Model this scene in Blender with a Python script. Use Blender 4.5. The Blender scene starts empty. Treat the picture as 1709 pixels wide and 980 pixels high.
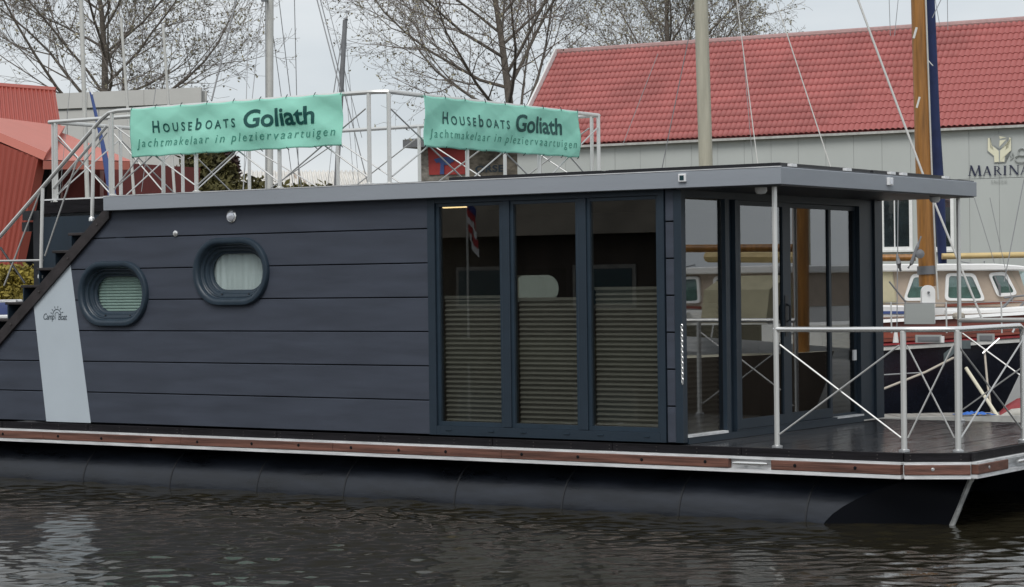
import bpy, bmesh, math, random
import numpy as np
from mathutils import Vector, Matrix

random.seed(7)
rng = np.random.default_rng(7)
S = bpy.context.scene
COL = S.collection

# ------------------------------------------------------------------ camera
F = 3740.818
CAM = np.array([9.43030, -16.24490, 1.95007])
FD = np.array([-0.56619238, 0.82426266, -0.00415425])
FR = np.array([0.82423861, 0.56611535, -0.012005])
FU = np.array([0.00754349, 0.01022124, 0.99991931])
cd = bpy.data.cameras.new('camera')
cam = bpy.data.objects.new('camera', cd)
COL.objects.link(cam)
cam.matrix_world = Matrix(((FR[0], FU[0], -FD[0], CAM[0]), (FR[1], FU[1], -FD[1], CAM[1]),
                           (FR[2], FU[2], -FD[2], CAM[2]), (0, 0, 0, 1)))
cd.sensor_width = 36.0
cd.lens = F / 1709 * 36
cd.clip_end = 3000
S.camera = cam

# ------------------------------------------------------------------ sky, sun, exposure
SUN_EL, SUN_AZ = math.radians(52), math.radians(-72)   # azimuth measured from +x towards +y
w = bpy.data.worlds.new('World')
S.world = w
w.use_nodes = True
nt = w.node_tree
nt.nodes.clear()
wo = nt.nodes.new('ShaderNodeOutputWorld')
bg = nt.nodes.new('ShaderNodeBackground')
bg.inputs['Strength'].default_value = 0.1
sky = nt.nodes.new('ShaderNodeTexSky')
sky.sky_type = 'NISHITA'
sky.sun_disc = False
sky.sun_elevation = SUN_EL
sky.sun_rotation = math.pi / 2 - SUN_AZ
tc = nt.nodes.new('ShaderNodeTexCoord')
mp = nt.nodes.new('ShaderNodeMapping')
mp.inputs['Scale'].default_value = (1.0, 1.0, 2.6)
n1 = nt.nodes.new('ShaderNodeTexNoise')
n1.inputs['Scale'].default_value = 4.5
n1.inputs['Detail'].default_value = 7
n1.inputs['Roughness'].default_value = 0.52
cr = nt.nodes.new('ShaderNodeValToRGB')
cr.color_ramp.elements[0].position = 0.30
cr.color_ramp.elements[0].color = (4.0, 4.35, 4.65, 1)
cr.color_ramp.elements[1].position = 0.66
cr.color_ramp.elements[1].color = (5.5, 5.65, 5.75, 1)
mx = nt.nodes.new('ShaderNodeMix')
mx.data_type = 'RGBA'
mx.inputs['Factor'].default_value = 0.93
L = nt.links.new
L(tc.outputs['Generated'], mp.inputs['Vector'])
L(mp.outputs['Vector'], n1.inputs['Vector'])
L(n1.outputs['Fac'], cr.inputs['Fac'])
L(sky.outputs['Color'], mx.inputs[6])
L(cr.outputs['Color'], mx.inputs[7])
L(mx.outputs[2], bg.inputs['Color'])
L(bg.outputs['Background'], wo.inputs['Surface'])

sd = bpy.data.lights.new('sun', 'SUN')
sun = bpy.data.objects.new('sun', sd)
COL.objects.link(sun)
sd.energy = 1.3
sd.angle = math.radians(30)
sd.color = (1.0, 0.97, 0.93)
sdir = Vector((math.cos(SUN_EL) * math.cos(SUN_AZ), math.cos(SUN_EL) * math.sin(SUN_AZ), math.sin(SUN_EL)))
sun.rotation_euler = sdir.to_track_quat('Z', 'Y').to_euler()
sun.location = (0, 0, 40)

S.view_settings.view_transform = 'Standard'
S.view_settings.look = 'None'
S.view_settings.exposure = 0.58
S.view_settings.gamma = 1.0
S.view_settings.use_curve_mapping = False

# ------------------------------------------------------------------ helpers
def ray(px, py):
    return FD + FR * (px - 854.5) / F - FU * (py - 490) / F

def at(px, py, Z):
    """world point at camera depth Z on the sight line of a photo pixel"""
    return CAM + ray(px, py) * Z

def on(px, py, axis, val):
    v = ray(px, py)
    return CAM + v * ((val - CAM[axis]) / v[axis])

def onp(px, py, P, N):
    v = ray(px, py)
    return CAM + v * (np.dot(P - CAM, N) / np.dot(v, N))

MATS = {}
def mat(name, col, rough=0.6, metal=0.0, var=0.0, vscale=6.0, stretch=(1, 1, 1), bump=0.0, bscale=40.0,
        spec=0.5, col2=None, emit=None, estr=0.0, rvar=0.0):
    m = bpy.data.materials.new(name)
    m.use_nodes = True
    t = m.node_tree
    b = t.nodes['Principled BSDF']
    b.inputs['Base Color'].default_value = (*col, 1)
    b.inputs['Roughness'].default_value = rough
    b.inputs['Metallic'].default_value = metal
    b.inputs['Specular IOR Level'].default_value = spec
    if emit:
        b.inputs['Emission Color'].default_value = (*emit, 1)
        b.inputs['Emission Strength'].default_value = estr
    if var or bump or rvar:
        c = t.nodes.new('ShaderNodeTexCoord')
        mpn = t.nodes.new('ShaderNodeMapping')
        mpn.inputs['Scale'].default_value = stretch
        t.links.new(c.outputs['Object'], mpn.inputs['Vector'])
    if var or rvar:
        n = t.nodes.new('ShaderNodeTexNoise')
        n.inputs['Scale'].default_value = vscale
        n.inputs['Detail'].default_value = 6
        n.inputs['Roughness'].default_value = 0.62
        t.links.new(mpn.outputs['Vector'], n.inputs['Vector'])
        if var:
            r = t.nodes.new('ShaderNodeValToRGB')
            lo = col2 if col2 else tuple(x * (1 - var) for x in col)
            hi = col if col2 else tuple(min(1, x * (1 + var)) for x in col)
            r.color_ramp.elements[0].position = 0.33
            r.color_ramp.elements[1].position = 0.67
            r.color_ramp.elements[0].color = (*lo, 1)
            r.color_ramp.elements[1].color = (*hi, 1)
            t.links.new(n.outputs['Fac'], r.inputs['Fac'])
            t.links.new(r.outputs['Color'], b.inputs['Base Color'])
        if rvar:
            mr = t.nodes.new('ShaderNodeMapRange')
            mr.inputs['From Min'].default_value = 0.3
            mr.inputs['From Max'].default_value = 0.7
            mr.inputs['To Min'].default_value = max(0.02, rough - rvar)
            mr.inputs['To Max'].default_value = min(1, rough + rvar)
            t.links.new(n.outputs['Fac'], mr.inputs['Value'])
            t.links.new(mr.outputs['Result'], b.inputs['Roughness'])
    if bump:
        n2 = t.nodes.new('ShaderNodeTexNoise')
        n2.inputs['Scale'].default_value = bscale
        n2.inputs['Detail'].default_value = 4
        t.links.new(mpn.outputs['Vector'], n2.inputs['Vector'])
        bp = t.nodes.new('ShaderNodeBump')
        bp.inputs['Strength'].default_value = bump
        bp.inputs['Distance'].default_value = 0.01
        t.links.new(n2.outputs['Fac'], bp.inputs['Height'])
        t.links.new(bp.outputs['Normal'], b.inputs['Normal'])
    MATS[name] = m
    return m

def glass_mat(name, tint, base=0.065, rough=0.0):
    m = bpy.data.materials.new(name)
    m.use_nodes = True
    t = m.node_tree
    t.nodes.clear()
    o = t.nodes.new('ShaderNodeOutputMaterial')
    mxs = t.nodes.new('ShaderNodeMixShader')
    tr = t.nodes.new('ShaderNodeBsdfTransparent')
    tr.inputs['Color'].default_value = (*tint, 1)
    gl = t.nodes.new('ShaderNodeBsdfGlossy')
    gl.inputs['Roughness'].default_value = rough
    gl.inputs['Color'].default_value = (0.95, 0.97, 1, 1)
    lw = t.nodes.new('ShaderNodeLayerWeight')
    lw.inputs['Blend'].default_value = 0.5
    pw = t.nodes.new('ShaderNodeMath'); pw.operation = 'POWER'; pw.inputs[1].default_value = 5
    ml = t.nodes.new('ShaderNodeMath'); ml.operation = 'MULTIPLY_ADD'
    ml.inputs[1].default_value = 0.9; ml.inputs[2].default_value = base
    t.links.new(lw.outputs['Facing'], pw.inputs[0])
    t.links.new(pw.outputs[0], ml.inputs[0])
    t.links.new(ml.outputs[0], mxs.inputs['Fac'])
    t.links.new(tr.outputs[0], mxs.inputs[1])
    t.links.new(gl.outputs[0], mxs.inputs[2])
    t.links.new(mxs.outputs[0], o.inputs['Surface'])
    MATS[name] = m
    return m

OFF = {}
def off(o):
    return OFF.get(o.name, np.zeros(3)) if o is not None else np.zeros(3)

def tag(o, label, cat, group=None):
    o['label'] = label
    o['category'] = cat
    if group:
        o['group'] = group
    return o

def thing(name, loc, label, cat, group=None):
    o = bpy.data.objects.new(name, None)
    COL.objects.link(o)
    o.location = tuple(float(v) for v in loc)
    o.empty_display_size = 0.2
    OFF[o.name] = np.array(loc, float)
    return tag(o, label, cat, group)

class MB:
    def __init__(s):
        s.v = []
        s.f = []
    def add(s, vs, fs):
        k = len(s.v)
        s.v += [tuple(float(c) for c in p) for p in vs]
        s.f += [tuple(i + k for i in f) for f in fs]
        return s
    def box(s, x0, x1, y0, y1, z0, z1):
        return s.add([(x0, y0, z0), (x1, y0, z0), (x1, y1, z0), (x0, y1, z0), (x0, y0, z1), (x1, y0, z1), (x1, y1, z1), (x0, y1, z1)],
                     [(0, 3, 2, 1), (4, 5, 6, 7), (0, 1, 5, 4), (1, 2, 6, 5), (2, 3, 7, 6), (3, 0, 4, 7)])
    def obox(s, o, a, b, c):
        """box from corner o along three vectors"""
        o, a, b, c = map(np.asarray, (o, a, b, c))
        return s.add([o, o + a, o + a + b, o + b, o + c, o + a + c, o + a + b + c, o + b + c],
                     [(0, 3, 2, 1), (4, 5, 6, 7), (0, 1, 5, 4), (1, 2, 6, 5), (2, 3, 7, 6), (3, 0, 4, 7)])
    def prism(s, pts, vec):
        """extrude a planar outline of 3d points by vec"""
        n = len(pts)
        pts = [np.asarray(p, float) for p in pts]
        q = [p + np.asarray(vec, float) for p in pts]
        return s.add(pts + q, [tuple(range(n))[::-1], tuple(range(n, 2 * n))] + [(i, (i + 1) % n, (i + 1) % n + n, i + n) for i in range(n)])
    def tube(s, pts, r, n=8, cap=True):
        pts = [np.asarray(p, float) for p in pts]
        rs = r if hasattr(r, '__len__') else [r] * len(pts)
        k = len(s.v)
        for i, p in enumerate(pts):
            t = pts[min(i + 1, len(pts) - 1)] - pts[max(i - 1, 0)]
            t = t / (np.linalg.norm(t) + 1e-12)
            a = np.array([0, 0, 1.0]) if abs(t[2]) < 0.9 else np.array([1.0, 0, 0])
            u = np.cross(t, a); u /= np.linalg.norm(u)
            w_ = np.cross(t, u)
            for j in range(n):
                g = 2 * math.pi * j / n
                s.v.append(tuple(p + rs[i] * (math.cos(g) * u + math.sin(g) * w_)))
        for i in range(len(pts) - 1):
            for j in range(n):
                s.f.append((k + i * n + j, k + i * n + (j + 1) % n, k + (i + 1) * n + (j + 1) % n, k + (i + 1) * n + j))
        if cap:
            s.f.append(tuple(k + j for j in range(n))[::-1])
            s.f.append(tuple(k + (len(pts) - 1) * n + j for j in range(n)))
        return s
    def loft(s, rings, closed=True, caps=False):
        k = len(s.v)
        n = len(rings[0])
        for R in rings:
            s.v += [tuple(float(c) for c in p) for p in R]
        for i in range(len(rings) - 1):
            for j in range(n if closed else n - 1):
                s.f.append((k + i * n + j, k + i * n + (j + 1) % n, k + (i + 1) * n + (j + 1) % n, k + (i + 1) * n + j))
        if caps:
            s.f.append(tuple(k + j for j in range(n))[::-1])
            s.f.append(tuple(k + (len(rings) - 1) * n + j for j in range(n)))
        return s
    def lathe(s, base, axis, prof, n=16):
        """prof: list of (radius, distance along axis)"""
        axis = np.asarray(axis, float); axis /= np.linalg.norm(axis)
        a = np.array([0, 0, 1.0]) if abs(axis[2]) < 0.9 else np.array([1.0, 0, 0])
        u = np.cross(axis, a); u /= np.linalg.norm(u); w_ = np.cross(axis, u)
        rings = [[np.asarray(base) + axis * h + max(r, 1e-4) * (math.cos(2 * math.pi * j / n) * u + math.sin(2 * math.pi * j / n) * w_) for j in range(n)] for r, h in prof]
        return s.loft(rings, True, True)
    def mesh(s, name, m=None, o=np.zeros(3), smooth=False, fix=True, bevel=0.0):
        me = bpy.data.meshes.new(name)
        me.from_pydata([tuple(np.asarray(p) - o) for p in s.v], [], s.f)
        if fix or bevel:
            bm = bmesh.new()
            bm.from_mesh(me)
            if bevel:
                bmesh.ops.bevel(bm, geom=bm.edges[:], offset=bevel, segments=1, affect='EDGES', clamp_overlap=True)
            bmesh.ops.recalc_face_normals(bm, faces=bm.faces[:])
            bm.to_mesh(me)
            bm.free()
        if m is not None:
            me.materials.append(MATS[m])
        if smooth:
            me.polygons.foreach_set('use_smooth', [True] * len(me.polygons))
            if smooth != 'all':
                me.set_sharp_from_angle(angle=math.radians(38))
        return me
    def build(s, name, m, parent=None, smooth=False, fix=True, bevel=0.0):
        o_ = off(parent)
        me = s.mesh(name, m, o_, smooth, fix, bevel)
        o = bpy.data.objects.new(name, me)
        COL.objects.link(o)
        if parent is not None:
            o.parent = parent
            OFF[o.name] = o_
        return o

def part(name, m, parent, fn, smooth=False, bevel=0.0):
    mb = MB()
    fn(mb)
    return mb.build(name, m, parent, smooth=smooth, bevel=bevel)

def struct(o):
    o['kind'] = 'structure'
    return o

def copy_tree(o, parent=None, skip=()):
    c = o.copy()
    COL.objects.link(c)
    c.parent = parent
    OFF[c.name] = off(o)
    for ch in list(o.children):
        if ch.name.split('.')[0] not in skip:
            copy_tree(ch, c)
    return c

def text_mesh(s, width, capheight, shear=0.0, space=1.0, fat=0.0):
    """flat lettering as a bmesh in (u, v): left edge at u = 0, baseline at v = 0"""
    def conv(t):
        cu = bpy.data.curves.new('lettering', 'FONT')
        cu.body = t
        cu.space_character = space
        cu.offset = fat
        cu.shear = shear
        cu.resolution_u = 4
        ob = bpy.data.objects.new('lettering', cu)
        COL.objects.link(ob)
        dg = bpy.context.evaluated_depsgraph_get()
        me = bpy.data.meshes.new_from_object(ob.evaluated_get(dg))
        bpy.data.objects.remove(ob)
        bpy.data.curves.remove(cu)
        return me
    h = conv('H')
    hv = np.array([v.co[:] for v in h.vertices])
    hh = hv[:, 1].max() - fat
    me = conv(s)
    V = np.array([v.co[:] for v in me.vertices])
    x0, x1 = V[:, 0].min(), V[:, 0].max()
    bm = bmesh.new()
    bm.from_mesh(me)
    for v in bm.verts:
        v.co.x = (v.co.x - x0) / (x1 - x0) * width
        v.co.y = v.co.y / hh * capheight
        v.co.z = 0
    bpy.data.meshes.remove(me)
    bpy.data.meshes.remove(h)
    return bm

def put_text(bms, fmap, name, m, parent, cut=0.0):
    """bms: list of (bmesh, du, dv); fmap maps (u, v) to a world point"""
    for bm, du, dv in bms:
        if cut:
            us = [v.co.x for v in bm.verts]
            vs = [v.co.y for v in bm.verts]
            for lo, hi, nrm in ((min(us), max(us), (1, 0, 0)), (min(vs), max(vs), (0, 1, 0))):
                k = lo + cut
                while k < hi:
                    bmesh.ops.bisect_plane(bm, geom=bm.verts[:] + bm.edges[:] + bm.faces[:], plane_co=(k * nrm[0], k * nrm[1], 0), plane_no=nrm)
                    k += cut
        bm.verts.ensure_lookup_table()
        for i, v in enumerate(bm.verts):
            v.index = i
        # connected outlines, merged where they stand above each other (the dot of an i)
        seen, comps = set(), []
        for v in bm.verts:
            if v.index in seen or not v.link_faces:
                continue
            st_, fs = [v], set()
            seen.add(v.index)
            while st_:
                q = st_.pop()
                for f in q.link_faces:
                    if f not in fs:
                        fs.add(f)
                        for p in f.verts:
                            if p.index not in seen:
                                seen.add(p.index)
                                st_.append(p)
            us = [p.co.x for f in fs for p in f.verts]
            comps.append([min(us), max(us), fs])
        comps.sort(key=lambda c: c[0])
        out = []
        for c in comps:
            if out and min(out[-1][1], c[1]) - max(out[-1][0], c[0]) > 0.5 * min(out[-1][1] - out[-1][0], c[1] - c[0]):
                out[-1][1] = max(out[-1][1], c[1])
                out[-1][2] = out[-1][2] | c[2]
            else:
                out.append(c)
        for _, _, fs in out:
            mb = MB()
            ids = {}
            for f in fs:
                for p in f.verts:
                    if p.index not in ids:
                        ids[p.index] = len(mb.v)
                        mb.v.append(tuple(float(k) for k in fmap(p.co.x + du, p.co.y + dv)))
                mb.f.append(tuple(ids[p.index] for p in f.verts))
            mb.build('letter', m, parent, fix=False)
        bm.free()

# ------------------------------------------------------------------ materials
mat('cladding', (0.044, 0.053, 0.075), 0.62, var=0.17, vscale=1.6, stretch=(0.7, 1, 5), bump=0.22, bscale=60, rvar=0.08)
mat('navy', (0.0145, 0.027, 0.042), 0.5, var=0.10, vscale=3)
mat('navy_gloss', (0.019, 0.034, 0.051), 0.42, var=0.12, vscale=9, bump=0.08, bscale=90)
mat('fascia', (0.28, 0.305, 0.34), 0.55, var=0.05, vscale=1.6, stretch=(0.4, 1, 4), bump=0.10, bscale=50)
mat('black_wood', (0.008, 0.007, 0.009), 0.6, spec=0.2, var=0.6, vscale=5, stretch=(0.4, 1, 7), bump=0.4, bscale=30)
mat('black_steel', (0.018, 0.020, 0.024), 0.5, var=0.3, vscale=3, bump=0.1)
mat('dark_gap', (0.006, 0.007, 0.009), 0.8, spec=0.2)
mat('stringer', (0.026, 0.021, 0.022), 0.55, var=0.4, vscale=6, bump=0.3, bscale=50)
mat('white_panel', (0.47, 0.53, 0.58), 0.5, var=0.03, vscale=2.5)
mat('ink', (0.02, 0.035, 0.05), 0.6)
mat('alu', (0.70, 0.71, 0.72), 0.5, metal=0.15, var=0.22, vscale=9, stretch=(0.4, 1, 5), bump=0.2)
mat('chrome', (0.86, 0.86, 0.85), 0.26, metal=0.8)
mat('stainless', (0.72, 0.72, 0.70), 0.38, metal=0.6)
mat('brace', (0.58, 0.58, 0.57), 0.5, metal=0.6)
mat('galv', (0.50, 0.51, 0.52), 0.42, metal=0.7, var=0.15, vscale=14)
mat('mahogany', (0.135, 0.060, 0.043), 0.55, var=0.5, vscale=4, stretch=(0.35, 1, 7), bump=0.35, bscale=25)
mat('bolt', (0.07, 0.062, 0.06), 0.45, metal=0.5)
mat('pontoon', (0.0115, 0.0145, 0.0210), 0.33, var=0.6, vscale=2.5, stretch=(0.5, 1, 2), bump=0.16, bscale=18, rvar=0.10)
mat('nose_black', (0.005, 0.006, 0.009), 0.6, spec=0.12)
mat('weld', (0.012, 0.014, 0.018), 0.6)
mat('bow_strip', (0.42, 0.43, 0.42), 0.55, var=0.3, vscale=12)
mat('deck_wood', (0.050, 0.049, 0.051), 0.13, var=0.45, vscale=3.5, stretch=(6, 0.5, 1), bump=0.08, bscale=30, rvar=0.10)
mat('roof_top', (0.10, 0.105, 0.115), 0.8, var=0.2)
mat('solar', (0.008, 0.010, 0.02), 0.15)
mat('solar_frame', (0.012, 0.012, 0.015), 0.45)
mat('white_plastic', (0.78, 0.79, 0.80), 0.35)
mat('lens', (0.70, 0.72, 0.78), 0.12, metal=0.4)
mat('dark_lens', (0.02, 0.05, 0.06), 0.12)
mat('curtain', (0.72, 0.72, 0.74), 0.85, var=0.12, vscale=2.2, stretch=(6, 1, 0.6), bump=0.3, bscale=8)
mat('blind', (0.42, 0.41, 0.385), 0.85, var=0.05)
mat('blind_green', (0.42, 0.50, 0.47), 0.8, var=0.06)
mat('interior_wall', (0.30, 0.28, 0.25), 0.7, var=0.08)
mat('interior_floor', (0.16, 0.11, 0.07), 0.5, var=0.25, stretch=(1, 8, 1))
mat('interior_sofa', (0.12, 0.10, 0.09), 0.8, var=0.2)
mat('lamp_glow', (0.9, 0.7, 0.4), 0.5, emit=(1.0, 0.72, 0.36), estr=2.2)
mat('banner', (0.39, 0.81, 0.68), 0.55, var=0.03, vscale=2.2, bump=0.05, bscale=30)
_t = MATS['banner'].node_tree
_tr = _t.nodes.new('ShaderNodeBsdfTranslucent'); _tr.inputs['Color'].default_value = (0.50, 0.92, 0.78, 1)
_mx = _t.nodes.new('ShaderNodeMixShader'); _mx.inputs['Fac'].default_value = 0.25
_t.links.new(_t.nodes['Principled BSDF'].outputs[0], _mx.inputs[1]); _t.links.new(_tr.outputs[0], _mx.inputs[2])
_t.links.new(_mx.outputs[0], _t.nodes['Material Output'].inputs['Surface'])
mat('banner_ink', (0.004, 0.075, 0.068), 0.5)
mat('banner_ink_light', (0.055, 0.26, 0.20), 0.5)
mat('tie', (0.02, 0.04, 0.04), 0.6)
mat('tile_red', (0.37, 0.108, 0.100), 0.6, var=0.16, vscale=0.5)
mat('ridge', (0.36, 0.22, 0.21), 0.5, var=0.15)
mat('hall_panel', (0.45, 0.475, 0.46), 0.6, var=0.035, vscale=0.5, stretch=(1, 1, 0.4))
mat('seam', (0.24, 0.25, 0.25), 0.8)
mat('white_frame', (0.78, 0.79, 0.78), 0.45, var=0.05)
mat('room', (0.10, 0.125, 0.13), 0.6, var=0.4, vscale=0.8)
mat('cabin_daylight', (0.17, 0.235, 0.225), 0.7, var=0.5, vscale=2.5)  # pale teal: light coming through the cruiser cabin, put into the colour
mat('sign_navy', (0.018, 0.022, 0.055), 0.5)
mat('sign_cream', (0.74, 0.72, 0.55), 0.55)
mat('sign_grey', (0.34, 0.36, 0.35), 0.55)
mat('brick', (0.27, 0.25, 0.22), 0.85, var=0.5, vscale=2.5, stretch=(1, 1, 2.4), bump=0.5, bscale=4)
mat('dark_brick', (0.17, 0.15, 0.12), 0.85, var=0.65, vscale=1.6, stretch=(1, 1, 2.0), bump=0.5, bscale=4)
mat('sign_red', (0.42, 0.05, 0.045), 0.55, var=0.15, vscale=1)
mat('sign_blue', (0.06, 0.10, 0.28), 0.55)
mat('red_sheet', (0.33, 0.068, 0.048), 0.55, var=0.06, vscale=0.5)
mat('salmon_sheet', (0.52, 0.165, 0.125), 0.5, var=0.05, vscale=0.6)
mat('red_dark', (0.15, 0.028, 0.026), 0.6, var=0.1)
mat('grey_cladding', (0.50, 0.50, 0.48), 0.65, var=0.05, vscale=0.6)
mat('shed_roof', (0.66, 0.64, 0.60), 0.6, var=0.10, vscale=0.6)
mat('bark', (0.13, 0.112, 0.094), 0.9, var=0.35, vscale=5)
mat('twig', (0.23, 0.20, 0.18), 0.9, var=0.3, vscale=2)
mat('bud', (0.27, 0.25, 0.17), 0.8, var=0.7, vscale=1.2)
mat('conifer', (0.020, 0.032, 0.012), 0.8, var=0.5, vscale=2)
mat('shrub', (0.075, 0.068, 0.018), 0.8, var=0.6, vscale=1.5)
mat('rust_leaf', (0.045, 0.022, 0.018), 0.8, var=0.5, vscale=2)
mat('yellow_leaf', (0.24, 0.19, 0.03), 0.8, var=0.5, vscale=1.5)
mat('soil', (0.12, 0.11, 0.075), 0.95, var=0.4, vscale=0.25)
mat('paving', (0.26, 0.25, 0.24), 0.9, var=0.15, vscale=0.8)
mat('mast_alu', (0.55, 0.55, 0.52), 0.5, metal=0.15, var=0.08, vscale=4)
mat('mast_beige', (0.40, 0.385, 0.31), 0.65, var=0.16, vscale=3, stretch=(4, 4, 0.4))
mat('mast_dark', (0.17, 0.175, 0.185), 0.5, var=0.1)
mat('wire', (0.28, 0.29, 0.30), 0.5)
mat('wire_white', (0.66, 0.66, 0.64), 0.6)
mat('blue_cover', (0.016, 0.030, 0.105), 0.75, var=0.2, vscale=4, bump=0.3, bscale=10)
mat('oak_mast', (0.30, 0.135, 0.032), 0.42, var=0.35, vscale=4, stretch=(5, 5, 0.35), bump=0.1)
mat('spruce_spar', (0.62, 0.47, 0.22), 0.45, var=0.14, vscale=4, stretch=(1, 1, 6))
mat('hull_black', (0.010, 0.012, 0.020), 0.25, var=0.2)
mat('hull_white', (0.72, 0.73, 0.73), 0.4, var=0.04)
mat('varnish', (0.21, 0.047, 0.027), 0.35, var=0.3, vscale=2, stretch=(0.5, 0.5, 6))
mat('boat_cream', (0.74, 0.70, 0.55), 0.5, var=0.05)
mat('boat_beige', (0.40, 0.325, 0.26), 0.5, var=0.08)
mat('canvas', (0.47, 0.43, 0.29), 0.85, var=0.15, vscale=2, bump=0.3, bscale=5)
mat('boat_white', (0.80, 0.80, 0.79), 0.4, var=0.04)
mat('rope', (0.52, 0.47, 0.40), 0.9)
mat('jetty_plank', (0.30, 0.285, 0.26), 0.85, var=0.25, vscale=3)
mat('jetty_edge', (0.42, 0.42, 0.40), 0.8, var=0.2)
mat('tarp_blue', (0.03, 0.15, 0.55), 0.5, var=0.2, bump=0.3, bscale=10)
mat('dinghy_red', (0.25, 0.03, 0.035), 0.5, var=0.2)
mat('fender', (0.45, 0.44, 0.40), 0.6, var=0.15)
mat('barn_wall', (0.075, 0.058, 0.045), 0.85, var=0.3, vscale=0.6, stretch=(4, 4, 0.3))
mat('barn_roof', (0.17, 0.145, 0.115), 0.9, var=0.35, vscale=0.5)
mat('flag_red', (0.45, 0.03, 0.04), 0.7)
mat('flag_white', (0.75, 0.75, 0.75), 0.7)
mat('flag_blue', (0.03, 0.05, 0.2), 0.7)
mat('water_far', (0.020, 0.019, 0.014), 0.06, bump=0.5, bscale=3)
glass_mat('pane', (0.66, 0.67, 0.65), 0.11)
glass_mat('pane_clear', (0.86, 0.90, 0.89), 0.05)
glass_mat('boat_pane', (0.75, 0.85, 0.83), 0.10)
glass_mat('hall_pane', (0.75, 0.78, 0.80), 0.12)
glass_mat('pane_front', (0.50, 0.50, 0.48), 0.17)

D = 0.60          # deck level above the water
def Z(v):
    return D + v

# ================================================================== SETTING
# -- water: a fine sheet of real ripples where it is seen, a wide calm sheet below it
def make_water():
    fd = np.array([FD[0], FD[1]]); fd /= np.linalg.norm(fd)
    fr = np.array([FR[0], FR[1]]); fr /= np.linalg.norm(fr)
    st = 0.034
    a = np.arange(-10.5, 11.5, st)
    b = np.arange(8.0, 31.0, st)
    A, B = np.meshgrid(a, b)
    X = CAM[0] + fr[0] * A + fd[0] * B
    Y = CAM[1] + fr[1] * A + fd[1] * B
    H = np.zeros_like(X)
    r = np.random.default_rng(3)
    base = math.atan2(fd[1], fd[0]) + 0.25
    for i in range(64):
        lam = 0.115 * (3.4 ** r.random()) * (1.0 if i % 6 else 3.0)
        k = 2 * math.pi / lam
        th = base + r.normal(0, 0.75) + (math.pi if r.random() < 0.3 else 0)
        amp = 0.0060 * lam * (1.0 if i % 6 else 0.45) * (0.5 + r.random())
        ph = r.random() * 6.283
        H += amp * np.sin(k * (X * math.cos(th) + Y * math.sin(th)) + ph)
    # gusts: calmer and rougher patches
    G = 0.62 + 0.30 * np.sin(0.35 * X + 0.2 * Y + 1) * np.sin(0.27 * Y - 0.4 * X) + 0.16 * np.sin(0.9 * X + 1.3 * Y)
    H *= G
    ny, nx = X.shape
    V = np.stack([X, Y, H], -1).reshape(-1, 3)
    idx = np.arange(ny * nx).reshape(ny, nx)
    Q = np.stack([idx[:-1, :-1], idx[:-1, 1:], idx[1:, 1:], idx[1:, :-1]], -1).reshape(-1, 4)
    me = bpy.data.meshes.new('water')
    me.vertices.add(len(V))
    me.vertices.foreach_set('co', V.ravel())
    me.loops.add(Q.size)
    me.loops.foreach_set('vertex_index', Q.ravel().astype(np.int32))
    me.polygons.add(len(Q))
    me.polygons.foreach_set('loop_start', np.arange(0, Q.size, 4, dtype=np.int32))
    me.update(calc_edges=True)
    me.polygons.foreach_set('use_smooth', np.ones(len(Q), bool))
    m = mat('water', (0.020, 0.0175, 0.0105), 0.065, bump=0.10, bscale=30)
    m.node_tree.nodes['Principled BSDF'].inputs['IOR'].default_value = 1.38
    me.materials.append(m)
    o = bpy.data.objects.new('water', me)
    COL.objects.link(o)
    struct(o)
    far = MB().add([(-900, -900, -0.07), (900, -900, -0.07), (900, 900, -0.07), (-900, 900, -0.07)], [(0, 1, 2, 3)])
    struct(far.build('water_beyond', 'water_far', fix=False))
make_water()

# -- land behind the harbour and the quay the photo was taken from
def ground_piece(name, m, z, poly, depth=1.6):
    mb = MB().prism([(x, y, z) for x, y in poly], (0, 0, -depth))
    return struct(mb.build(name, m))
gd = lambda p: (p[0], p[1])
p0, p1 = at(-900, 480, 42), at(2700, 470, 42)
ground_piece('ground', 'soil', 0.75, [gd(p0), gd(p1), (900, 600), (900, 1500), (-1500, 1500), (-1500, 300)])
ground_piece('quay', 'paving', 0.35, [(2, -19), (2, -38), (300, -38), (300, 30), (14, -10), (6, -18)])
ground_piece('far_bank', 'soil', 0.35, [(-300, -38), (-300, -500), (300, -500), (300, -38.02)])

# ================================================================== HOUSEBOAT
hb = thing('houseboat', (-3.2, 1.95, 0), 'slate grey houseboat with two oval windows, glazed bow front and black pontoon', 'houseboat')
XR = 2.45
DECK = [(-9.4, 0.0), (2.0, 0.0), (2.42, 0.22), (2.42, 3.68), (2.0, 3.9), (-9.4, 3.9)]

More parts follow.
